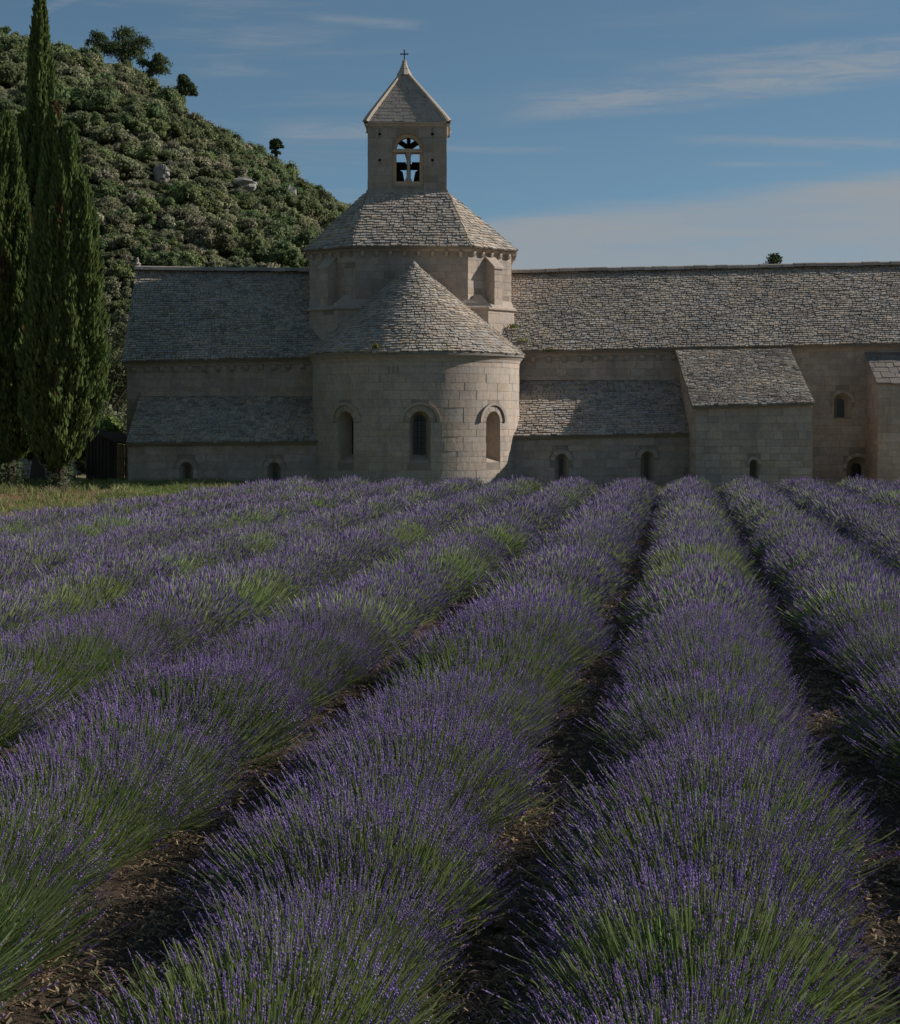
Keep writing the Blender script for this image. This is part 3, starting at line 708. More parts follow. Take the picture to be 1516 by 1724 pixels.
roof('drum_roof', church, E[5], E[6], S['bl'], S['br'], .4, .5)
roof('drum_roof', church, E[4], E[5], S['br'], S['br'], .4, .5)
roof('drum_roof', church, E[6], E[7], S['bl'], S['bl'], .4, .5)
# bell tower
tsq = [(TX0, TY0), (TX1, TY0), (TX1, TY1), (TX0, TY1)]
UB = px(687, 0, TY0)[0] - TX0
zo_b, zo_s = px(0, 313, TY0)[2], px(0, 250, TY0)[2]
for i, (f, L) in enumerate(poly_faces(tsq)):
    u = UB if i == 0 else L / 2
    zs_ = zo_s if i == 0 else zo_s + .3; wo_, wi_ = (.585, .435) if i == 0 else (.53, .47)
    o = opening(u, wo_, zo_b, zs_)
    holes = [opening(u + s, .045, z, z + .09, False) for s in (-1.05, .92) for z in (px(0, 271.5, TY0)[2], px(0, 227.5, TY0)[2])] if i == 0 else []
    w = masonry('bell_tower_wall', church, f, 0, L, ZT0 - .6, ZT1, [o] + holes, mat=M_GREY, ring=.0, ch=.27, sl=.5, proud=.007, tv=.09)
    for h in holes:
        mb = MB(); A = [(h['u'] - .045, h['vb']), (h['u'] + .045, h['vb']), (h['u'] + .045, h['vs']), (h['u'] - .045, h['vs'])]
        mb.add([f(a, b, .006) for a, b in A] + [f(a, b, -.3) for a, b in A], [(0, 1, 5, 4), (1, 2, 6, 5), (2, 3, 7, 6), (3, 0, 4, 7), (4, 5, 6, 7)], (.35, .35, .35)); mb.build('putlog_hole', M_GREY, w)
    oi = opening(u, wi_, px(0, 304.5, TY0)[2], zs_)
    # recessed inner order: step back 0.12, then a frame with the inner opening, through the wall
    A = outline(o, o['w'], o['vb']); B = outline(oi, oi['w'], oi['vb']); n = len(A)
    mb = MB()
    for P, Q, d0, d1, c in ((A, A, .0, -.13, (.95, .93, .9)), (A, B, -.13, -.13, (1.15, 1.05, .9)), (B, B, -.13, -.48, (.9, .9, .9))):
        mb.add([f(a, b, d0) for a, b in P] + [f(a, b, d1) for a, b in Q], [(k, k + 1, n + k + 1, n + k) for k in range(n - 1)] + [(n - 1, 0, n, 2 * n - 1)], c)
    win = mb.build('belfry_window', M_STONE if i == 0 else M_GREY, church)
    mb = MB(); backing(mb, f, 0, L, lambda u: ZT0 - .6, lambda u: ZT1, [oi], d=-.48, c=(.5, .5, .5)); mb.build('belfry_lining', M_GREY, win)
    mb = MB(); z = px(0, 256, TY0)[2] + (0 if i == 0 else .3)
    P = [f(u + a, b, d) for a, b in ((-.58, z), (.58, z), (.58, z + .135), (-.58, z + .135)) for d in (-.05, -.3)]
    mb.add(P, [(0, 2, 4, 6), (1, 7, 5, 3), (0, 1, 3, 2), (2, 3, 5, 4), (4, 5, 7, 6), (6, 7, 1, 0)], (1.1, 1, .88)); mb.build('transom', M_STONE, win)
    mb = MB(); c = f(u + .02, 0, -.19); zb = oi['vb']
    mb.lathe(c[0], c[1], [(.13, zb), (.13, zb + .06), (.085, zb + .14), (.062, zb + .2), (.058, z - .28), (.075, z - .2), (.12, z - .06), (.12, z)], 12); mb.build('colonnette', M_STONE, win, smooth=True)
    cornice('cornice', w, f, -.12, L + .12, ZT1 + .1, ZT1 + .1, [(0, -.16), (.04, -.14), (.06, -.07), (.12, -.05), (.12, 0), (0, .0)], mat=M_STONE)
    cornice('plinth', w, f, -.05, L + .05, ZT0 + .10, ZT0 + .10, [(0, -.2), (.06, -.2), (.06, 0), (0, .06)], mat=M_GREY)
mb = MB(); mb.box((TX0 + .1, TY0 + .1, ZT0), (TX1 - .1, TY1 - .1, ZT0 + .1), (.4, .4, .4)); mb.build('belfry_floor', M_OLDWOOD, church)
# pyramid roof with stone hips, finial, cross
ZP = ZT1 + .10; EH = TH + .115; AP = Vector((px(681, 0, 79)[0], 79, px(0, 117, 79)[2]))
cs = [Vector((TC - EH, 79 - EH, ZP)), Vector((TC + EH, 79 - EH, ZP)), Vector((TC + EH, 79 + EH, ZP)), Vector((TC - EH, 79 + EH, ZP))]
mb = MB(); mb.add(cs + [AP], [(0, 1, 4), (1, 2, 4), (2, 3, 4), (3, 0, 4), (3, 2, 1, 0)]); pr = mb.build('spire_roof', M_GREY, church)
grey_tint = lambda: stone_tint(.07)
for i in range(4):
    a, b = cs[i], cs[(i + 1) % 4]; n = (b - a).cross(AP - a).normalized()
    if i == 0: tiles(None, a, b, AP, AP, .21, .46, .02, 0, lift=(.018, .008), each=lambda one: one.build('roof_slab', M_GREY, pr, center=True), tint=grey_tint)
    else:
        mb = MB(); tiles(mb, a, b, AP, AP, .21, .46, .02, 0, lift=(.018, .008), tint=grey_tint); prop(mb.build('roof_slabs', M_GREY, pr), kind='stuff')
cc = Vector((TC, 79, ZP))
for a in cs:
    o = (a - cc).normalized(); mb = MB(); x = (AP - a).normalized().cross(o).normalized()
    a0 = a + o * .02; m1 = a + (AP - a) * .14 + o * .05 + Vector((0, 0, .02)); m2 = AP + o * .02 + Vector((0, 0, .04))
    V = []
    for p, w_, h_ in ((a0, .125, .085), (m1, .10, .06), (m2, .05, .025)):
        V += [p - x * w_ - o * .2, p - x * w_ + o * .0 + Vector((0, 0, h_ * .4)), p - x * w_ * .4 + Vector((0, 0, h_)), p + x * w_ * .4 + Vector((0, 0, h_)), p + x * w_ + Vector((0, 0, h_ * .4)), p + x * w_ - o * .2]
    mb.add(V, [(i * 6 + j, (i + 1) * 6 + j, (i + 1) * 6 + j + 1, i * 6 + j + 1) for i in range(2) for j in range(5)] + [(0, 1, 2, 3, 4, 5), (17, 16, 15, 14, 13, 12)], (1.0, 1.0, .97)); mb.build('hip_stone', M_STONE, pr)
ax, az_ = AP.x, AP.z
mb = MB(); mb.lathe(ax, 79, [(.30, az_ - .22), (.2, az_ - .04), (.13, az_ + .12), (.085, az_ + .26), (.08, az_ + .35), (.02, az_ + .37)], 8); mb.build('finial', M_STONE, pr)
mb = MB(); mb.box((ax - .02, 78.98, az_ + .3), (ax + .02, 79.02, az_ + .74)); mb.box((ax - .135, 78.984, az_ + .575), (ax - .0201, 79.016, az_ + .615)); mb.box((ax + .0201, 78.984, az_ + .575), (ax + .135, 79.016, az_ + .615))
for p in ((ax, az_ + .74), (ax - .135, az_ + .595), (ax + .135, az_ + .595)): mb.lathe(p[0], 79, [(.006, p[1] - .035), (.033, p[1]), (.006, p[1] + .035)], 8)
mb.build('cross', M_IRON, church)
# bell frame and bells
zt = zo_s - .12
def beam(a, b, w=.13): mb = MB(); mb.beam(a, b, w); mb.build('bell_frame_beam', M_OLDWOOD, church)
for y in (78.6, 79.5):
    beam((TC + .03, y, ZT0 + .1), (TC + .03, y, zo_s + 1.0), .13)
    beam((TC + .03, y, zo_s + .22), (TC - .85, y, zo_s + .82), .1); beam((TC + .03, y, zo_s + .22), (TC + .9, y, zo_s + .82), .1)
    beam((TC - .98, y, zo_s - .5), (TC + .98, y, zo_s - .5), .11); beam((TC - .98, y, zo_s + .86), (TC + .98, y, zo_s + .86), .16)
for sx, lb in ((-.40, 'bronze bell hanging left of the colonnette in the belfry'), (.42, 'bronze bell hanging right of the colonnette in the belfry')):
    bx, by = TC + sx + .03, 79.05; zb = zo_s - .62
    be = prop(empty('bell', (bx, by, zb - .75)), lb, 'bell', 'bells in the belfry')
    mb = MB(); mb.lathe(bx, by, [(.36, zb - .75), (.33, zb - .66), (.25, zb - .45), (.2, zb - .2), (.17, zb - .06), (.08, zb), (.02, zb + .02)], 18); mb.build('bell_body', M_BRONZE, be, smooth=True)
    mb = MB(); mb.lathe(bx, by, [(.02, zb - .1), (.018, zb - .6), (.06, zb - .72), (.05, zb - .82), (.01, zb - .86)], 10); mb.build('clapper', M_IRON, be)
    mb = MB(); mb.box((bx - .3, by - .09, zb + .06), (bx + .3, by + .09, zb + .3)); mb.lathe(bx, by, [(.05, zb), (.05, zb + .07)], 8)
    for k in range(11):
        a, b2 = math.pi * k / 11, math.pi * (k + 1) / 11
    mb.build('headstock', M_OLDWOOD, be)
# pale kerb at the foot of the walls
kb = MB()
for (x0, x1, y, z) in ((px(216, 0, YL)[0] - .1, -4.4, YL - .25, .2), (3.0, XBL - .3, YL - .35, 0), (XBL - .3, XBR + .3, YB - .3, 0)):
    s = x0
    while s < x1:
        l = min(rnd.uniform(.7, 1.2), x1 - s); kb.box((s + .006, y - .1, z - .1), (s + l - .006, y + .12, z + .07 + rnd.uniform(0, .02)), stone_tint(.1)); s += l
prop(kb.build('kerb', M_STONE), kind='structure')

# ------------------------------------------------------------------ scatter tool (only for what nobody could count)
def scatter_group(name, sources):
    g = bpy.data.node_groups.new(name, 'GeometryNodeTree')
    g.interface.new_socket('Geometry', in_out='INPUT', socket_type='NodeSocketGeometry')
    g.interface.new_socket('Geometry', in_out='OUTPUT', socket_type='NodeSocketGeometry')
    N, L = g.nodes, g.links
    gi, go = N.new('NodeGroupInput'), N.new('NodeGroupOutput'); jn = N.new('GeometryNodeJoinGeometry')
    def attr(nm, typ):
        a = N.new('GeometryNodeInputNamedAttribute'); a.data_type = typ; a.inputs[0].default_value = nm; return a.outputs[0]
    idx = attr('idx', 'INT'); rot = attr('rot', 'FLOAT_VECTOR'); scl = attr('scl', 'FLOAT_VECTOR')
    er = N.new('FunctionNodeEulerToRotation'); L.new(rot, er.inputs[0])
    for k, s in enumerate(sources):
        oi = N.new('GeometryNodeObjectInfo'); oi.inputs['Object'].default_value = s; oi.transform_space = 'ORIGINAL'
        cp = N.new('FunctionNodeCompare'); cp.data_type = 'INT'; cp.operation = 'EQUAL'
        ins = [i for i in cp.inputs if i.type == 'INT']; L.new(idx, ins[0]); ins[1].default_value = k
        ip = N.new('GeometryNodeInstanceOnPoints')
        L.new(gi.outputs[0], ip.inputs['Points']); L.new(cp.outputs[0], ip.inputs['Selection']); L.new(oi.outputs['Geometry'], ip.inputs['Instance'])
        L.new(er.outputs[0], ip.inputs['Rotation']); L.new(scl, ip.inputs['Scale'])
        L.new(ip.outputs[0], jn.inputs[0])
    L.new(jn.outputs[0], go.inputs[0])
    return g
def scatter(name, pts, rot, scl, idx, group, parent=None):
    me = bpy.data.meshes.new(name); me.from_pydata(np.asarray(pts).tolist(), [], [])
    for nm, typ, key, dat in (('rot', 'FLOAT_VECTOR', 'vector', rot), ('scl', 'FLOAT_VECTOR', 'vector', scl)):
        a = me.attributes.new(nm, typ, 'POINT'); a.data.foreach_set(key, np.asarray(dat, np.float32).ravel())
    a = me.attributes.new('idx', 'INT', 'POINT'); a.data.foreach_set('value', np.asarray(idx, np.int32))
    o = bpy.data.objects.new(name, me); COL.objects.link(o); o['kind'] = 'stuff'
    if parent: o.parent = parent; o.location = -parent.location
    m = o.modifiers.new('scatter', 'NODES'); m.node_group = group
    return o
def source(name, V, F, mat, col):
    return obj(name, V, F, mat, col=col, link=False)

# ------------------------------------------------------------------ lavender
def strips(P, W, side, closed=False):
    """ribbons: P (n,k,3) centre lines, W (n,k) half widths, side (n,3)"""
    n, k, _ = P.shape
    A = P + side[:, None, :] * W[..., None]; B = P - side[:, None, :] * W[..., None]
    V = np.stack([A, B], 2).reshape(-1, 3)
    i = (np.arange(n)[:, None] * k + np.arange(k - 1)[None]) * 2
    F = np.stack([i, i + 1, i + 3, i + 2], -1).reshape(-1, 4)
    return V, F
def unit(v): return v / np.maximum(np.linalg.norm(v, axis=-1, keepdims=True), 1e-9)
def lavender_plant(seed, n, lod, green=0.0):
    r = np.random.default_rng(seed)
    Vs, Fs, Cs = [], [], []; base = 0
    def push(V, F, C):
        nonlocal base
        Vs.append(V); Fs.extend((F + base).tolist()); Cs.append(C); base += len(V)
    a = r.uniform(0, 2 * np.pi, n); ct = r.uniform(math.cos(R(80)), 1.0, n); st = np.sqrt(1 - ct * ct)
    ln = r.normal(1.0, 0.085, n) * (0.93 + 0.14 * np.sin(a * 3 + seed) * st)
    tip = np.stack([0.65 * st * np.cos(a), 0.65 * st * np.sin(a), 0.10 + 0.47 * ct], -1) * ln[:, None]
    tip += r.normal(0, 0.02, (n, 3))
    b0 = np.stack([0.16 * st * np.cos(a), 0.16 * st * np.sin(a), np.full(n, .04)], -1)
    cpt = tip - unit(np.stack([.8 * st * np.cos(a), .8 * st * np.sin(a), .30 + ct], -1) + r.normal(0, .10, (n, 3))) * r.uniform(.16, .24, (n, 1))
    def bez(t): return b0 * (1 - t) ** 2 + cpt * 2 * t * (1 - t) + tip * t * t
    dirv = unit(tip - cpt)
    side = unit(np.cross(dirv, unit(r.normal(0, 1, (n, 3)))))
    sg = np.array((0.245, 0.31, 0.115)) * r.uniform(.7, 1.3, (n, 1)) + np.array((0.07, 0.045, 0.03)) * r.uniform(0, 1, (n, 1))
    ts = {0: (.3, .6, .82, 1.0), 1: (.5, .8, 1.0), 2: (.6, 1.0)}[lod]
    wd = {0: .0024, 1: .0034, 2: .006}[lod]
    P = np.stack([bez(t) for t in ts], 1); k = len(ts)
    side2 = unit(np.cross(dirv, side))
    V, F = strips(P, np.full((n, k), wd), side); push(V, F, np.repeat(sg, 2 * k, 0))
    if lod == 0:
        V, F = strips(P, np.full((n, k), wd), side2); push(V, F, np.repeat(sg * .9, 2 * k, 0))
    # flower spikes
    fl = r.random(n) > (0.10 + .3 * green)
    if green > .2:
        for q in range(2):
            a0 = r.uniform(0, 6.28); fl &= ~((np.cos(a - a0) > .35) & (ct < .93) & (ct > .25) & (r.random(n) < green + .35))
    m = int(fl.sum()); tp, dv, s1, s2 = tip[fl], dirv[fl], side[fl], side2[fl]
    L = r.uniform(.038, .075, m) * {0: 1, 1: 1.05, 2: 1.25}[lod]; rad = r.uniform(.0036, .0060, m) * {0: 1, 1: 1.1, 2: 1.55}[lod]
    hue = r.random((m, 1))
    pc = (np.array((0.275, 0.175, 0.412)) * (1 - hue) + np.array((0.40, 0.285, 0.50)) * hue) * r.uniform(.6, 1.25, (m, 1))
    pale = r.random(m) < .08; pc[pale] = np.array((0.38, 0.35, 0.35)) * r.uniform(.7, 1.1, (int(pale.sum()), 1))
    if lod == 0:
        W = 5; ng = 5
        for q in range(W):
            t = q / W; off = L * (t if q else -.18); hh = L * .27; rr = rad * (1.0 - .5 * t) * r.uniform(.6, 1.25, m)
            ring_a = np.arange(ng) / ng * 2 * np.pi + q * .7
            c0 = tp + dv * off[:, None]
            ringp = c0[:, None] + (dv * (hh * .62)[:, None])[:, None] + (np.cos(ring_a)[None, :, None] * s1[:, None] + np.sin(ring_a)[None, :, None] * s2[:, None]) * rr[:, None, None]
            V = np.concatenate([c0[:, None], ringp, (c0 + dv * (hh * 1.15)[:, None])[:, None]], 1)
            i0 = np.arange(m)[:, None] * (ng + 2); j = np.arange(ng)[None]
            F = np.concatenate([np.stack([i0 + 0 * j, i0 + 1 + (j + 1) % ng, i0 + 1 + j], -1).reshape(-1, 3), np.stack([i0 + ng + 1 + 0 * j, i0 + 1 + j, i0 + 1 + (j + 1) % ng], -1).reshape(-1, 3)])
            push(V.reshape(-1, 3), F, np.repeat(pc * r.uniform(.8, 1.2, (m, 1)), ng + 2, 0))
    else:
        ng = 4 if lod == 1 else 3; ra = np.arange(ng) / ng * 2 * np.pi
        ringp = tp[:, None] + (dv * (L * .3)[:, None])[:, None] + (np.cos(ra)[None, :, None] * s1[:, None] + np.sin(ra)[None, :, None] * s2[:, None]) * rad[:, None, None]
        V = np.concatenate([(tp - dv * (L * .15)[:, None])[:, None], ringp, (tp + dv * L[:, None])[:, None]], 1)
        i0 = np.arange(m)[:, None] * (ng + 2); j = np.arange(ng)[None]
        F = np.concatenate([np.stack([i0 + 0 * j, i0 + 1 + (j + 1) % ng, i0 + 1 + j], -1).reshape(-1, 3), np.stack([i0 + ng + 1 + 0 * j, i0 + 1 + j, i0 + 1 + (j + 1) % ng], -1).reshape(-1, 3)])
        push(V.reshape(-1, 3), F, np.repeat(pc, ng + 2, 0))
    # narrow leaves in the cushion below
    nl = {0: 700, 1: 380, 2: 160}[lod]
    a = r.uniform(0, 2 * np.pi, nl); ct = r.uniform(.05, 1, nl); st = np.sqrt(1 - ct * ct); q = r.uniform(.45, .78, nl)
    p0 = np.stack([.62 * st * np.cos(a) * q, .62 * st * np.sin(a) * q, .05 + .48 * ct * q], -1)
    d = unit(p0 + np.array((0, 0, .25)) + r.normal(0, .12, (nl, 3))); ll = r.uniform(.06, .14, nl)
    P = np.stack([p0, p0 + d * (ll * .5)[:, None], p0 + d * ll[:, None]], 1)
    wl = {0: .0035, 1: .005, 2: .010}[lod]
    V, F = strips(P, np.tile(np.array((wl * .7, wl, wl * .2)), (nl, 1)), unit(np.cross(d, r.normal(0, 1, (nl, 3)))))
    push(V, F, np.repeat(np.array((.17, .25, .07)) * r.uniform(.55, 1.35, (nl, 1)), 6, 0))
    return np.concatenate(Vs), Fs, np.concatenate(Cs)
SRC = []
for i, (n, lod, g) in enumerate(((1020, 0, 0), (980, 0, .05), (1050, 0, .0), (1000, 0, .5), (800, 1, 0), (760, 1, .05), (760, 1, .5), (420, 2, 0), (420, 2, .3))):
    V, F, C = lavender_plant(100 + i, n, lod, g); SRC.append(source('lavender_plant', V, F, M_LAV, C))
G_LAV = scatter_group('lavender_scatter', SRC)
ROWS = {
    4: 'short piece of lavender row in the far right corner of the field',
    3: 'lavender row ending below the buttress, cut by the right picture edge',
    2: 'lavender row ending under the arched dormitory window near the right edge',
    1: 'lavender row on the right of the right-hand bare furrow, ending beside the square chapel',
    0: 'wide lavender row filling the lower right between the two bare furrows',
    -1: 'wide lavender row filling the bottom centre, left of the central bare furrow',
    -2: 'lavender row cut by the lower left picture edge, second left of the central furrow',
    -3: 'lavender row third to the left of the central bare furrow',
    -4: 'lavender row fourth to the left of the central bare furrow, ending before the apse',
    -5: 'lavender row third from the grass strip on the left side of the field',
    -6: 'lavender row next to the outermost row on the left side of the field',
    -7: 'outermost lavender row on the left, bordering the sunny grass by the cypresses'}
for k, lab in ROWS.items():
    c = C0 + PITCH * k
    y0 = 5.6
    if c < 0: y0 = max(y0, -(c + 1.3) / 0.3276 - 6)
    if c > 1.2: y0 = max(y0, (c - 1.3) / 0.101 - 24)
    y1 = 65.3 + rnd.uniform(-.5, .5)
    row = prop(empty('lavender_row', (float(row_x(c, y0, BEND.get(k, 0))), y0, 0)), lab, 'lavender', 'rows of the lavender field')
    # dark core inside the row, added to keep light from passing through
    ysr = np.arange(y0, y1 + .2, .25); an = np.linspace(-R(95), R(95), 13)
    Y_, A_ = np.meshgrid(ysr, an, indexing='ij')
    endf = np.minimum(1, np.sqrt(np.clip((y1 + .3 - Y_) / .7, 0.02, 1)))
    ww = (.34 + .12 * (vnoise(Y_, A_ * 2, 1.7, k) - .5)) * endf; hh_ = (.28 + .12 * (vnoise(Y_ + 7, A_ * 2, 2.1, k) - .5)) * endf
    Xc = row_x(c, Y_, BEND.get(k, 0)) + np.sin(A_) * ww; Zc = np.cos(A_) * hh_ + gz(Xc, Y_)
    i = np.arange(Y_.size).reshape(Y_.shape); F = np.stack([i[:-1, :-1], i[1:, :-1], i[1:, 1:], i[:-1, 1:]], -1).reshape(-1, 4)
    obj('row_core', np.stack([Xc, Y_, Zc], -1).reshape(-1, 3), F, M_LAV, row, col=np.tile((.06, .075, .03), (Y_.size, 1)) * rng.uniform(.6, 1.4, (Y_.size, 1)))
    pts, rot, scl, idx = [], [], [], []
    y = y0; mid = 0
    while y < y1:
        s = rnd.uniform(.88, 1.12) * (1 + .08 * math.sin(y * .9 + k * 2)) * (.90 + .10 * float(sstep(9, 17, y)))
        lod0, lod1 = y < 19, y < 38
        if rnd.random() < .03: s *= .8
        gr = vnoise(np.array(y), np.array(k * 3.3), .45, 2) > (.68 if k > -2 else .60)
        if lod0: id_ = 3 if gr or (y < 8.2 and k > -2 and rnd.random() < .35) else rnd.choice((0, 1, 2))
        elif lod1: id_ = 6 if gr else rnd.choice((4, 5))
        else: id_ = 8 if gr else 7
        x = float(row_x(c, y, BEND.get(k, 0))) + rnd.uniform(-.07, .07)
        wx = s * rnd.uniform(.95, 1.1)
        pts.append((x, y, float(gz(x, y)) + rnd.uniform(-.02, .03))); rot.append((rnd.uniform(-.05, .05), rnd.uniform(-.05, .05), rnd.uniform(0, 6.283))); scl.append((wx, wx, s)); idx.append(id_)
        y += (.40 if lod0 else .36 if lod1 else .30) * rnd.uniform(.8, 1.2)
    scatter('flower_stems', pts, rot, scl, idx, G_LAV, row)

# ------------------------------------------------------------------ litter on the soil, grass
def clod_src(seed):
    r = np.random.default_rng(seed)
    V = np.array([(-1, -.7, 0), (1, -.8, 0), (.9, .7, 0), (-.8, .8, 0), (-.5, -.4, .7), (.6, -.3, .9), (.4, .5, .6), (-.5, .4, .8)]) * r.uniform(.7, 1.2, (8, 3)) * .022
    F = [(0, 1, 5, 4), (1, 2, 6, 5), (2, 3, 7, 6), (3, 0, 4, 7), (4, 5, 6, 7)]
    return V, F, np.tile(np.array((.24, .175, .12)) * r.uniform(.5, 1.3), (8, 1))
def straw_src(seed):
    r = np.random.default_rng(seed); n = 9
    p0 = np.stack([r.uniform(-.09, .09, n), r.uniform(-.09, .09, n), r.uniform(.004, .03, n)], -1); a = r.uniform(0, 6.28, n)
    d = np.stack([np.cos(a), np.sin(a), r.uniform(-.1, .2, n)], -1) * r.uniform(.02, .06, (n, 1))
    V, F = strips(np.stack([p0, p0 + d * .5 + np.array((0, 0, .008)), p0 + d], 1), np.full((n, 3), .0026), unit(np.cross(d, r.normal(0, .4, (n, 3)) + np.array((0, 0, 1)))))
    return V, F.tolist(), np.repeat(np.array((.40, .28, .17)) * r.uniform(.35, 1.2, (n, 1)), 6, 0)
LS = [source('soil_clod', *clod_src(i)[:2], M_GRASS, clod_src(i)[2]) for i in range(3)] + [source('straw', *straw_src(i)[:2], M_GRASS, straw_src(i)[2]) for i in range(3)]
G_LIT = scatter_group('litter_scatter', LS)
pts, rot, scl, idx = [], [], [], []
for k in (-3, -2, -1, 0, 1, 2):
    c = C0 + PITCH * (k + .5)
    for _ in range(2800):
        y = 6.2 + 40 * rnd.random() ** 1.9; x = float(row_x(c, y)) + rnd.gauss(0, .24)
        if abs(x) > .23 * y + 1: continue
        st = vnoise(np.array(x), np.array(y), 1.3, 4) > .55
        z = float(soil_z(np.array(x), np.array(y)))
        pts.append((x, y, z - .004)); rot.append((0, 0, rnd.uniform(0, 6.28))); s = rnd.uniform(.5, 1.5) * (1 + y * .012); scl.append((s, s, s)); idx.append(rnd.randrange(3, 6) if st or rnd.random() < .35 else rnd.randrange(3))
scatter('straw_litter', pts, rot, scl, idx, G_LIT)
def grass_src(seed, col, h, n=26):
    r = np.random.default_rng(seed)
    p0 = np.stack([r.normal(0, .09, n), r.normal(0, .09, n), np.zeros(n)], -1); hh = h * r.uniform(.5, 1.2, n)
    b = np.stack([r.normal(0, .25, n), r.normal(0, .25, n), np.ones(n)], -1)
    P = np.stack([p0, p0 + b * (hh * .55)[:, None] , p0 + (b * np.array((2.0, 2.0, 1))) * hh[:, None]], 1)
    V, F = strips(P, np.tile((.008, .007, .002), (n, 1)), unit(np.cross(b, r.normal(0, 1, (n, 3)))))
    return V, F.tolist(), np.repeat(np.array(col) * r.uniform(.6, 1.3, (n, 1)), 6, 0)
GS = [grass_src(1, (.20, .26, .075), .15), grass_src(2, (.26, .28, .10), .18), grass_src(3, (.38, .33, .17), .22, 20), grass_src(4, (.18, .25, .065), .12)]
GS = [source('grass_tuft', v, f, M_GRASS, c) for v, f, c in GS]
G_GRS = scatter_group('grass_scatter', GS)
pts, rot, scl, idx = [], [], [], []
edge = lambda y: C0 - 7.45 * PITCH + SL * y
def put_grass(x, y, smin=.6, smax=1.3):
    z = float(gz(x, y)) - .01
    dd = math.hypot((x + 12.6) * .27, (y - 57) * .085) + (float(vnoise(np.array(x), np.array(y), .5, 1)) - .5) * .9
    if dd < .95 and rnd.random() < .85: return
    pts.append((x, y, z)); rot.append((0, 0, rnd.uniform(0, 6.28))); s = rnd.uniform(smin, smax); scl.append((s, s, s * rnd.uniform(.7, 1.2)))
    d = float(vnoise(np.array(x), np.array(y), .6, 6)); idx.append(rnd.choice((0, 0, 3, 1)) if d < .5 else rnd.choice((1, 2, 0)))
for _ in range(15000):
    y = rnd.uniform(33, 74); x = rnd.uniform(-17.5, -3)
    if x > edge(y) and y < 66.2: continue
    if y > YL - .4 and x > -11.4: continue
    put_grass(x, y)
for _ in range(5200):
    y = rnd.uniform(65.4, 72); x = rnd.uniform(-5, 17)
    if y > YB - .4 and x > 7.8: continue
    put_grass(x, y)
for _ in range(110):
    x = rnd.uniform(-11.2, -4); put_grass(x, YL - rnd.uniform(.4, .7), .7, 1.5)
prop(scatter('meadow_grass', pts, rot, scl, idx, G_GRS), 'sunlit yellow green grass between lavender field and church', 'grass')

for (x_, y_, Y_w, z_w, n_, lb) in ((px(861, 0, 75.9)[0], 75.9, 75.9, px(0, 552, 75.9)[2], 60, 'yellow green weeds on the right roof below the eight-sided tower'), (px(925, 0, 75.05)[0], 75.05, 75.05, px(0, 592, 75.05)[2], 60, 'tuft of weeds on the eave of the right roof, beside the apse roof'),
                         (-2.5, 69.85, 69.85, ZE + .12, 50, 'small weeds growing on the eave of the conical apse roof'), (px(880, 0, 75.3)[0], 75.3, 75.3, px(0, 575, 75.3)[2], 35, 'small weeds in the valley between conical and right roof')):
    r = np.random.default_rng(n_ + int(z_w * 10)); p0 = np.stack([r.normal(0, .13, n_), r.normal(0, .05, n_), np.zeros(n_)], -1) + np.array((x_, y_, z_w))
    d = unit(np.stack([r.normal(0, .5, n_), r.normal(-.2, .4, n_), np.ones(n_)], -1)) * r.uniform(.06, .2, (n_, 1))
    V, F = strips(np.stack([p0, p0 + d * .6, p0 + d], 1), np.tile((.012, .018, .004), (n_, 1)), unit(np.cross(d, r.normal(0, 1, (n_, 3)))))
    prop(obj('roof_weed', V, F, M_GRASS, col=np.repeat(np.array((.24, .25, .09)) * r.uniform(.5, 1.3, (n_, 1)), 6, 0)), lb, 'weeds', 'weeds on the roofs')

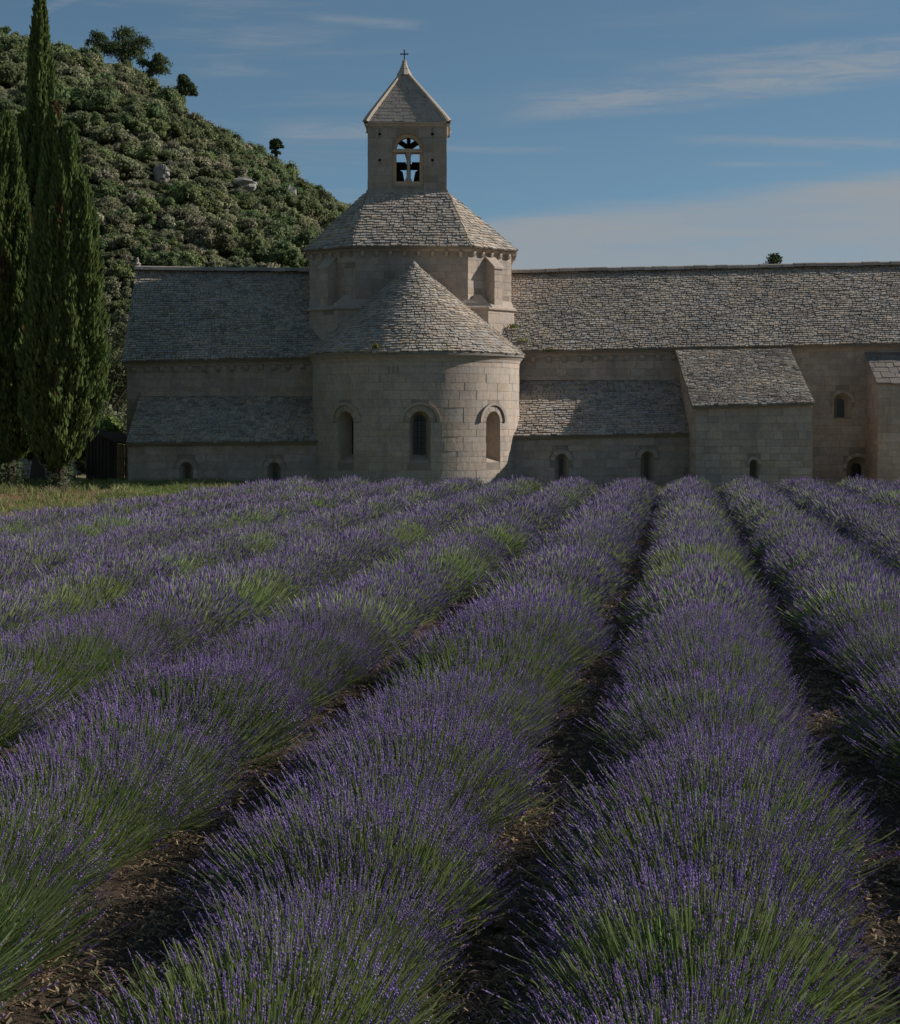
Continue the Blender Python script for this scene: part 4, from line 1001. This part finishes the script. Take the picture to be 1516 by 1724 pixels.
# ------------------------------------------------------------------ cypresses
def spray_cloud(P, D, size, r, cols):
    """small upright sprays: two crossed tapering blades each"""
    n = len(P); V, F, C = [], [], []; base = 0
    s1 = unit(np.cross(D, r.normal(0, 1, (n, 3)))); s2 = unit(np.cross(D, s1))
    for s in (s1, s2):
        Q = np.stack([P, P + D * (size * .5)[:, None], P + D * size[:, None]], 1)
        v, f = strips(Q, size[:, None] * np.array((.10, .19, .02))[None], s); V.append(v); F.append(f + base); base += len(v); C.append(np.repeat(cols, 6, 0))
    return np.concatenate(V), np.concatenate(F), np.concatenate(C)
def cypress(label, X, Y, lobes, trunk_h, seed, n):
    """lobes: (dx, dy, z0, z1, radius) upright spindles that make up one tree"""
    r = np.random.default_rng(seed); z0 = float(gz(X, Y))
    t = prop(empty('cypress_tree', (X, Y, z0)), label, 'tree', 'cypresses at the left edge')
    mb = MB(); mb.tube([(X, Y, z0 - .1), (X + .03, Y, z0 + .8), (X, Y, z0 + trunk_h), (X, Y, z0 + trunk_h + 5)], [.32, .22, .17, .06], 9)
    for dx, dy, a, b, rad in lobes: mb.tube([(X, Y, z0 + .5), (X + dx * .5, Y + dy * .5, z0 + a + .4), (X + dx, Y + dy, z0 + a + (b - a) * .6)], [.12, .09, .03], 6)
    mb.build('trunk', M_BARK, t)
    tot = sum((b - a) * rad for *_, a, b, rad in lobes); PP, DD = [], []; core = MB()
    for dx, dy, a, b, rad in lobes:
        m = int(n * (b - a) * rad / tot)
        u = r.uniform(0, 1, m) ** .9; prof = np.minimum(1, (u / .16) ** .6) * np.clip((1 - u) / .78, 0, 1) ** .52
        th = r.uniform(0, 2 * np.pi, m)
        lump = 1 + .24 * np.sin(th * 5 + u * 6 + seed) + .20 * np.sin(th * 9 - u * 21) + .12 * np.sin(u * 40 + th * 3)
        rr = rad * prof * lump * r.uniform(.72, 1.06, m)
        z = a + (b - a) * u
        PP.append(np.stack([X + dx * (.55 + .45 * np.minimum(1, u * 3)) + rr * np.cos(th), Y + dy * (.55 + .45 * np.minimum(1, u * 3)) + rr * np.sin(th), z0 + z], -1))
        DD.append(unit(np.stack([np.cos(th) * .34, np.sin(th) * .34, np.ones(m)], -1) + r.normal(0, .16, (m, 3))))
        core.lathe(X + dx, Y + dy, [(max(.02, rad * .5 * min(1, (q / .16) ** .6) * min(1, (1 - q) / .78) ** .62), z0 + a + (b - a) * q) for q in np.linspace(.03, .97, 12)], 9, (.02, .03, .012))  # dark core added inside the foliage to block light
    P = np.concatenate(PP); D = np.concatenate(DD); m = len(P)
    cols = np.array((.15, .20, .07)) * r.uniform(.55, 1.5, (m, 1)) + np.array((.05, .035, .0)) * r.uniform(0, 1, (m, 1)) * (r.random((m, 1)) < .3)
    dead = vnoise(P[:, 0] * 3 + P[:, 1], P[:, 2] * .5, 1.1, seed) > .92; cols[dead] = np.array((.17, .115, .06)) * r.uniform(.5, 1.3, (int(dead.sum()), 1))
    V, F, C = spray_cloud(P, D, r.uniform(.12, .27, m), r, cols)
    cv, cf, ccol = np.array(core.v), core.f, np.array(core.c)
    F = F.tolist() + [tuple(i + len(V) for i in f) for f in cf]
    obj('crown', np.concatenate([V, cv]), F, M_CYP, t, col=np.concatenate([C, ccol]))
    return t
cypress('tallest cypress, its thin spire reaching the top left picture edge', -14.6, 73.5, [(0.1, 0, 1.0, 17.3, .72), (-.5, .1, .8, 13, .8), (.4, -.2, .8, 12.6, .75)], 1.2, 3, 30000)
cypress('cypress with a broad bulging skirt, cut by the left picture edge', -14.75, 69.5, [(-.1, 0, .9, 12.4, .95), (.55, -.3, 1.0, 8.6, .95), (.95, -.2, 1.6, 7.2, .8), (-.7, 0, .5, 11, .9), (.3, .2, .8, 10.2, .8)], .8, 5, 42000)
cypress('rounded cypress with several tips, rightmost of the group, beside the shed', -12.6, 67.0, [(-.2, .1, .8, 12.4, .74), (.34, 0, 1.0, 11.7, .72), (.78, -.1, 1.4, 9.9, .70), (-.45, -.3, .6, 9.2, .6), (.3, -.5, .7, 7.2, .74), (.88, .1, 1.5, 8.0, .6), (.1, -.3, .8, 10.6, .66)], .9, 8, 50000)
def ivy(label, X, Y, n, h, seed):
    r = np.random.default_rng(seed); z0 = float(gz(X, Y))
    a = r.uniform(0, 6.28, n); z = r.uniform(0, 1, n) ** 1.3 * h; q = r.uniform(.22, .42, n) + .25 * r.random(n) * (z < .25)
    P = np.stack([X + q * np.cos(a), Y + q * np.sin(a), z0 + .03 + z], -1)
    D = unit(np.stack([np.cos(a), np.sin(a), r.uniform(-.6, .3, n)], -1) + r.normal(0, .3, (n, 3))); s = unit(np.cross(D, r.normal(0, 1, (n, 3)))); L = r.uniform(.05, .1, n)
    V, F = strips(np.stack([P, P + D * (L * .4)[:, None], P + D * L[:, None]], 1), L[:, None] * np.array((.2, .5, .05))[None], s)
    o = obj('ivy', V, F, M_CYP, col=np.repeat(np.array((.10, .13, .06)) * r.uniform(.5, 1.6, (n, 1)), 6, 0)); return prop(o, label, 'ivy', 'ivy on the cypress trunks')
ivy('pale ivy leaves climbing the trunk of the rightmost cypress', -12.55, 66.85, 600, .9, 1)
ivy('pale ivy leaves round the foot of the cypress at the picture edge', -14.65, 69.3, 600, .8, 2)

# ------------------------------------------------------------------ oaks, pines, hillside wood
def blob_leaves(r, centres, radii, per, size, base):
    P, N, S, C = [], [], [], []
    for c, q in zip(centres, radii):
        d = unit(r.normal(0, 1, (per, 3))); d[:, 2] = np.where(d[:, 2] < -.35, -d[:, 2], d[:, 2])
        P.append(np.array(c) + d * q * r.uniform(.72, 1.06, (per, 1)) * np.array((1, 1, .85)) * (1 + .22 * np.sin(d[:, :1] * 7 + d[:, 1:2] * 5))); N.append(unit(d + r.normal(0, .55, (per, 3))))
        C.append(np.tile(np.array(base) * r.uniform(.75, 1.3), (per, 1)) * r.uniform(.55, 1.45, (per, 1)))
    P, N, C = map(np.concatenate, (P, N, C)); n = len(P)
    s1 = unit(np.cross(N, r.normal(0, 1, (n, 3)))); s2 = np.cross(N, s1); L = (size * r.uniform(.6, 1.3, n))[:, None]
    V = np.stack([P - s1 * L * .5, P - s2 * L * .32, P + s1 * L * .5, P + s2 * L * .32], 1).reshape(-1, 3)
    F = np.arange(n * 4).reshape(-1, 4)
    return V, F, np.repeat(C, 4, 0)
def bush_tree(seed, w, h, nb, per, size, base, lift=.25):
    r = np.random.default_rng(seed); cs_, rs = [], []
    for i in range(nb):
        a = r.uniform(0, 6.28); q = math.sqrt(r.random()) * w * .5; z = h * (lift + (1 - lift - .12) * r.random() * (1 - .45 * q / (w * .5)))
        cs_.append((q * math.cos(a), q * math.sin(a), z)); rs.append(r.uniform(.24, .40) * w * .62)
    V, F, C = blob_leaves(r, cs_, rs, per, size, base)
    core = MB()
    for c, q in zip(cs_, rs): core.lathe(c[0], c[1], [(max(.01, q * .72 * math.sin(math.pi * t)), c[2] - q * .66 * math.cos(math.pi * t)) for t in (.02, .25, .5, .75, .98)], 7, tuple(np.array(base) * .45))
    core.tube([(0, 0, -.4), (.1, 0, h * .3), (.05, .1, h * .6)], [.16, .11, .05], 6, (.06, .05, .04))
    F = F.tolist() + [tuple(i + len(V) for i in f) for f in core.f]
    return np.concatenate([V, np.array(core.v)]), F, np.concatenate([C, np.array(core.c)])
ROCKS = []
def rock(label, sx, sy, w_, h_, seed):
    X = (sx - 758) / FPX; r = np.random.default_rng(seed)
    Yb = 150.0                                            # walk along the sight line to the hillside
    for Yt in np.arange(92, 160, .25):
        if hill_z(np.array(X * Yt), np.array(Yt)) > EYE + (HOR - sy) * Yt / FPX: Yb = Yt; break
    c = np.array((X * Yb, Yb - .6, EYE + (HOR - sy) * Yb / FPX + .25)); ROCKS.append(c)
    xs_, ys_ = np.linspace(0, 2 * np.pi, 15)[:-1], np.linspace(-1, 1, 10); V = []
    for b in ys_:
        for a in xs_:
            q = math.sqrt(max(.02, 1 - abs(b) ** 4)) * (.72 + .55 * round(3 * float(vnoise(np.array(a * 1.3), np.array(b * 2.2), 1.6, seed))) / 3)
            V.append(c + np.array((q * math.cos(a) * w_ + .18 * b * w_, q * math.sin(a) * w_ * .7, b * h_)) * (1 + r.uniform(-.02, .02) * np.array((1, 1, 0))) + r.normal(0, .05, 3))
    n = 14; F = [(j * n + i, j * n + (i + 1) % n, (j + 1) * n + (i + 1) % n, (j + 1) * n + i) for j in range(9) for i in range(n)] + [tuple(range(n - 1, -1, -1)), tuple(9 * n + i for i in range(n))]
    return prop(obj('rock', V, F, M_ROCK, col=np.ones((len(V), 3))), label, 'rock', 'rocks on the hillside')
rock('grey upright rock on the wooded hillside, leftmost of three', 274, 304, .5, .7, 4)
rock('pale broad rock in the middle of the wooded hillside', 405, 322, 1.0, .6, 2)
rock('grey upright rock on the hillside nearest the tower', 487, 342, .55, .9, 3)

WS = []
for i, (w_, h_, nb, per, base) in enumerate(((4.2, 3.6, 15, 120, (.24, .25, .13)), (3.4, 3.1, 13, 120, (.31, .295, .175)), (5.0, 4.4, 18, 120, (.18, .215, .09)), (2.8, 2.4, 11, 110, (.37, .345, .235)), (3.6, 3.9, 14, 120, (.225, .265, .105)))):
    WS.append(source('oak_source', *bush_tree(40 + i, w_, h_, nb, per, .30, base)[:2], M_OAK, bush_tree(40 + i, w_, h_, nb, per, .30, base)[2]))
G_WOOD = scatter_group('wood_scatter', WS)
pts, rot, scl, idx = [], [], [], []
y = 89.0
while y < 172:
    x = -52.0 + rnd.uniform(0, 2)
    while x < 14:
        X, Yp = x + rnd.uniform(-.9, .9), y + rnd.uniform(-.9, .9)
        z = float(hill_z(np.array(X), np.array(Yp)))
        s = rnd.uniform(.26, .56)
        if any(abs(X - q[0]) < 1.2 and -5 < Yp - q[1] < .9 for q in ROCKS): s *= .42
        if True:
            pts.append((X, Yp, z - .25)); rot.append((0, 0, rnd.uniform(0, 6.28))); scl.append((s * rnd.uniform(.9, 1.15), s, s * rnd.uniform(.85, 1.15))); idx.append(rnd.choice((0, 0, 1, 1, 2, 3, 3, 4)))
        x += 1.0 * rnd.uniform(.8, 1.3)
    y += 1.1
for _ in range(4200):
    X, Yp = rnd.uniform(-45, 10), rnd.uniform(95, 170); s = rnd.uniform(.16, .3)
    pts.append((X, Yp, float(hill_z(np.array(X), np.array(Yp))) - .1)); rot.append((0, 0, rnd.uniform(0, 6.28))); scl.append((s * 1.2, s * 1.2, s)); idx.append(rnd.choice((0, 1, 3, 4)))
prop(scatter('hillside_wood', pts, rot, scl, idx, G_WOOD), 'dense evergreen oak scrub covering the whole hillside', 'wood')
def oak(label, X, Y, w_, h_, seed, base, z=None):
    z = float(hill_z(np.array(X), np.array(Y))) if z is None else z
    t = prop(empty('oak_tree', (X, Y, z)), label, 'tree')
    r = np.random.default_rng(seed); cs_, rs = [], []
    mb = MB(); mb.tube([(X, Y, z - .2), (X + .1, Y, z + h_ * .25), (X, Y + .1, z + h_ * .5)], [.22, .16, .08], 8)
    for i in range(20):
        a = r.uniform(0, 6.28); q = math.sqrt(r.random()) * w_ * .5; zz_ = h_ * (.25 + .66 * r.random() * (1 - .4 * q / (w_ * .5)))
        cs_.append((X + q * math.cos(a), Y + q * math.sin(a), z + zz_)); rs.append(r.uniform(.2, .34) * w_ * .6)
        if i < 8: mb.tube([(X + .05, Y, z + h_ * .3), lerp((X, Y, z + h_ * .35), cs_[-1], .6), cs_[-1]], [.09, .05, .02], 5)
    mb.build('trunk', M_BARK, t)
    V, F, C = blob_leaves(r, cs_, rs, 420, .17, base); obj('crown', V, F, M_PINE, t, col=C)
oak('bushy oak with grey green leaves between cypress and transept gable', -14.6, 87, 4.4, 7.6, 61, (.14, .155, .08), 0.2)
oak('bright green leafy tree right behind the left transept gable', -12.9, 91, 3.8, 6.0, 62, (.15, .20, .06), 1.2)
oak('low bright green bush behind the timber shed', -13.6, 82.5, 2.8, 2.3, 63, (.17, .23, .06), 0.3)
def pine(label, sx, sy_base, Y, h, w_, seed, lean=0, tiers=None):
    X = (sx - 758) * Y / FPX; z = EYE + (HOR - sy_base) * Y / FPX
    r = np.random.default_rng(seed); t = prop(empty('pine_tree', (X, Y, z)), label, 'tree', 'pines on the skyline')
    mb = MB(); zt_ = z - 1.5
    tr = [(X, Y, zt_), (X + lean * .3, Y, z + h * .3), (X + lean * .7, Y, z + h * .6), (X + lean, Y, z + h * .9)]
    mb.tube(tr, [.2, .15, .11, .05], 7); cs_, rs = [], []
    for i in range(tiers or 14):
        u = r.uniform(.30, 1.0); a = r.uniform(0, 6.28); q = w_ * .5 * (r.uniform(.3, 1) if u < .9 else r.uniform(0, .6)) * (1.15 - .35 * u)
        c = (X + lean * u + q * math.cos(a), Y + q * math.sin(a), z + h * u); cs_.append(c); rs.append(r.uniform(.15, .25) * w_)
        mb.tube([lerp(tr[1], tr[3], max(0, (u - .3) / .6 - .2)), lerp(tr[2], c, .6), c], [.06, .04, .015], 5)
    mb.build('trunk', M_BARK, t)
    V, F, C = blob_leaves(r, cs_, rs, 260, .16, (.08, .105, .045)); C2 = C
    V[:, 2] = V[:, 2]
    obj('crown', V, F, M_PINE, t, col=C2); return t
pine('broad dark pine standing highest on the skyline', 205, 118, 161, 2.7, 3.7, 71, .4, 26)
pine('dark pine leaning right, just below the broadest skyline pine', 250, 146, 160, 2.2, 2.4, 72, .45, 18)
pine('flat topped pine crown to the left of the broadest skyline pine', 165, 95, 163, 1.5, 2.4, 75, -.1, 12)
pine('small lone pine on the bare part of the skyline', 309, 178, 158, 2.2, 1.7, 73, .0, 20)
pine('tiny thin pine on the skyline nearest to the church', 465, 272, 156, 1.5, 1.1, 74, .0, 14)
pine('lone tree top peeping over the right roof ridge', 1305, 738, 120, 10.4, 2.0, 76, .0, 60)
# ------------------------------------------------------------------ shed, fence and low wall at the left
sh = prop(empty('timber_shed', px(197, 806, 75.5)), 'small weathered timber shed between cypress and church', 'shed')
P0, P1, P2 = Vector((-13.6, 77.6, 0)), Vector((-12.1, 75.5, 0)), Vector((-10.9, 76.9, 0))
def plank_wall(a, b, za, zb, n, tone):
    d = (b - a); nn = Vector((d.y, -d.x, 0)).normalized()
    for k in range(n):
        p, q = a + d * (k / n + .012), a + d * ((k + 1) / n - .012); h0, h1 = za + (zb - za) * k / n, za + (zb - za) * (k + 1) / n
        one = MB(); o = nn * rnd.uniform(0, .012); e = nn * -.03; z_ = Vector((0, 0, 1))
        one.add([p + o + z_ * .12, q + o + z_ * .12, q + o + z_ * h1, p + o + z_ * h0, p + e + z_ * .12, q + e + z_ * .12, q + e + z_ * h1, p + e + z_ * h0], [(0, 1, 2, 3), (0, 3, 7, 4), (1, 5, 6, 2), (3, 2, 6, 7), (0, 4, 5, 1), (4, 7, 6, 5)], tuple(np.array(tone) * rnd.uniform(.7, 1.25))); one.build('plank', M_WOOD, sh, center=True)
plank_wall(P0, P1, 2.1, 1.62, 9, (.42, .42, .45)); plank_wall(P1, P2, 1.62, 1.4, 5, (3.2, 2.9, 2.6))  # sunlit face paler, shaded face darker: light painted into the plank tones
mb = MB(); mb.add([P0 + Vector((-.1, -.05, 2.14)), P1 + Vector((0, -.12, 1.64)), P2 + Vector((.1, 0, 1.44)), Vector((-12.4, 79, 1.95))] + [P0 + Vector((-.1, -.05, 2.2)), P1 + Vector((0, -.12, 1.7)), P2 + Vector((.1, 0, 1.5)), Vector((-12.4, 79, 2.0))], [(3, 2, 1, 0), (4, 5, 6, 7), (0, 1, 5, 4), (1, 2, 6, 5), (2, 3, 7, 6), (3, 0, 4, 7)], (.5, .5, .5)); mb.build('shed_roof', M_WOOD, sh)
fe = prop(empty('wire_fence', (-12.6, 74.6, .3)), 'thin dark wire fence in front of the timber shed', 'fence')
for k in range(7):
    x = -13.8 + k * .43; mb = MB(); mb.beam((x, 74.6, .2), (x, 74.6, 1.15), .02 if k % 3 else .035, up=(0, 1, 0)); mb.build('post', M_IRON, fe)
for z in (.5, 1.1): mb = MB(); mb.beam((-13.9, 74.57, z), (-11.15, 74.57, z), .016); mb.build('rail', M_IRON, fe)
dw_ = prop(empty('rubble_wall', (-15.2, 76.5, .3)), 'low rubble stone wall glimpsed between the cypress trunks', 'wall')
x = -17.0
for j in range(4):
    x = -17.0 + rnd.uniform(0, .2)
    while x < -13.9:
        l = rnd.uniform(.22, .45); one = MB(); z = .25 + j * .2
        one.add([(x + .01, 76.4 + rnd.uniform(-.03, .03), z), (x + l - .01, 76.4 + rnd.uniform(-.03, .03), z + rnd.uniform(0, .02)), (x + l - .02, 76.42, z + .19), (x + .02, 76.42, z + .18), (x, 76.9, z), (x + l, 76.9, z), (x + l - .02, 76.9, z + .19), (x + .02, 76.9, z + .18)], [(0, 1, 2, 3), (3, 2, 6, 7), (0, 3, 7, 4), (1, 5, 6, 2), (5, 4, 7, 6)], stone_tint(.25)); one.build('rubble_stone', M_STONE, dw_, center=True); x += l
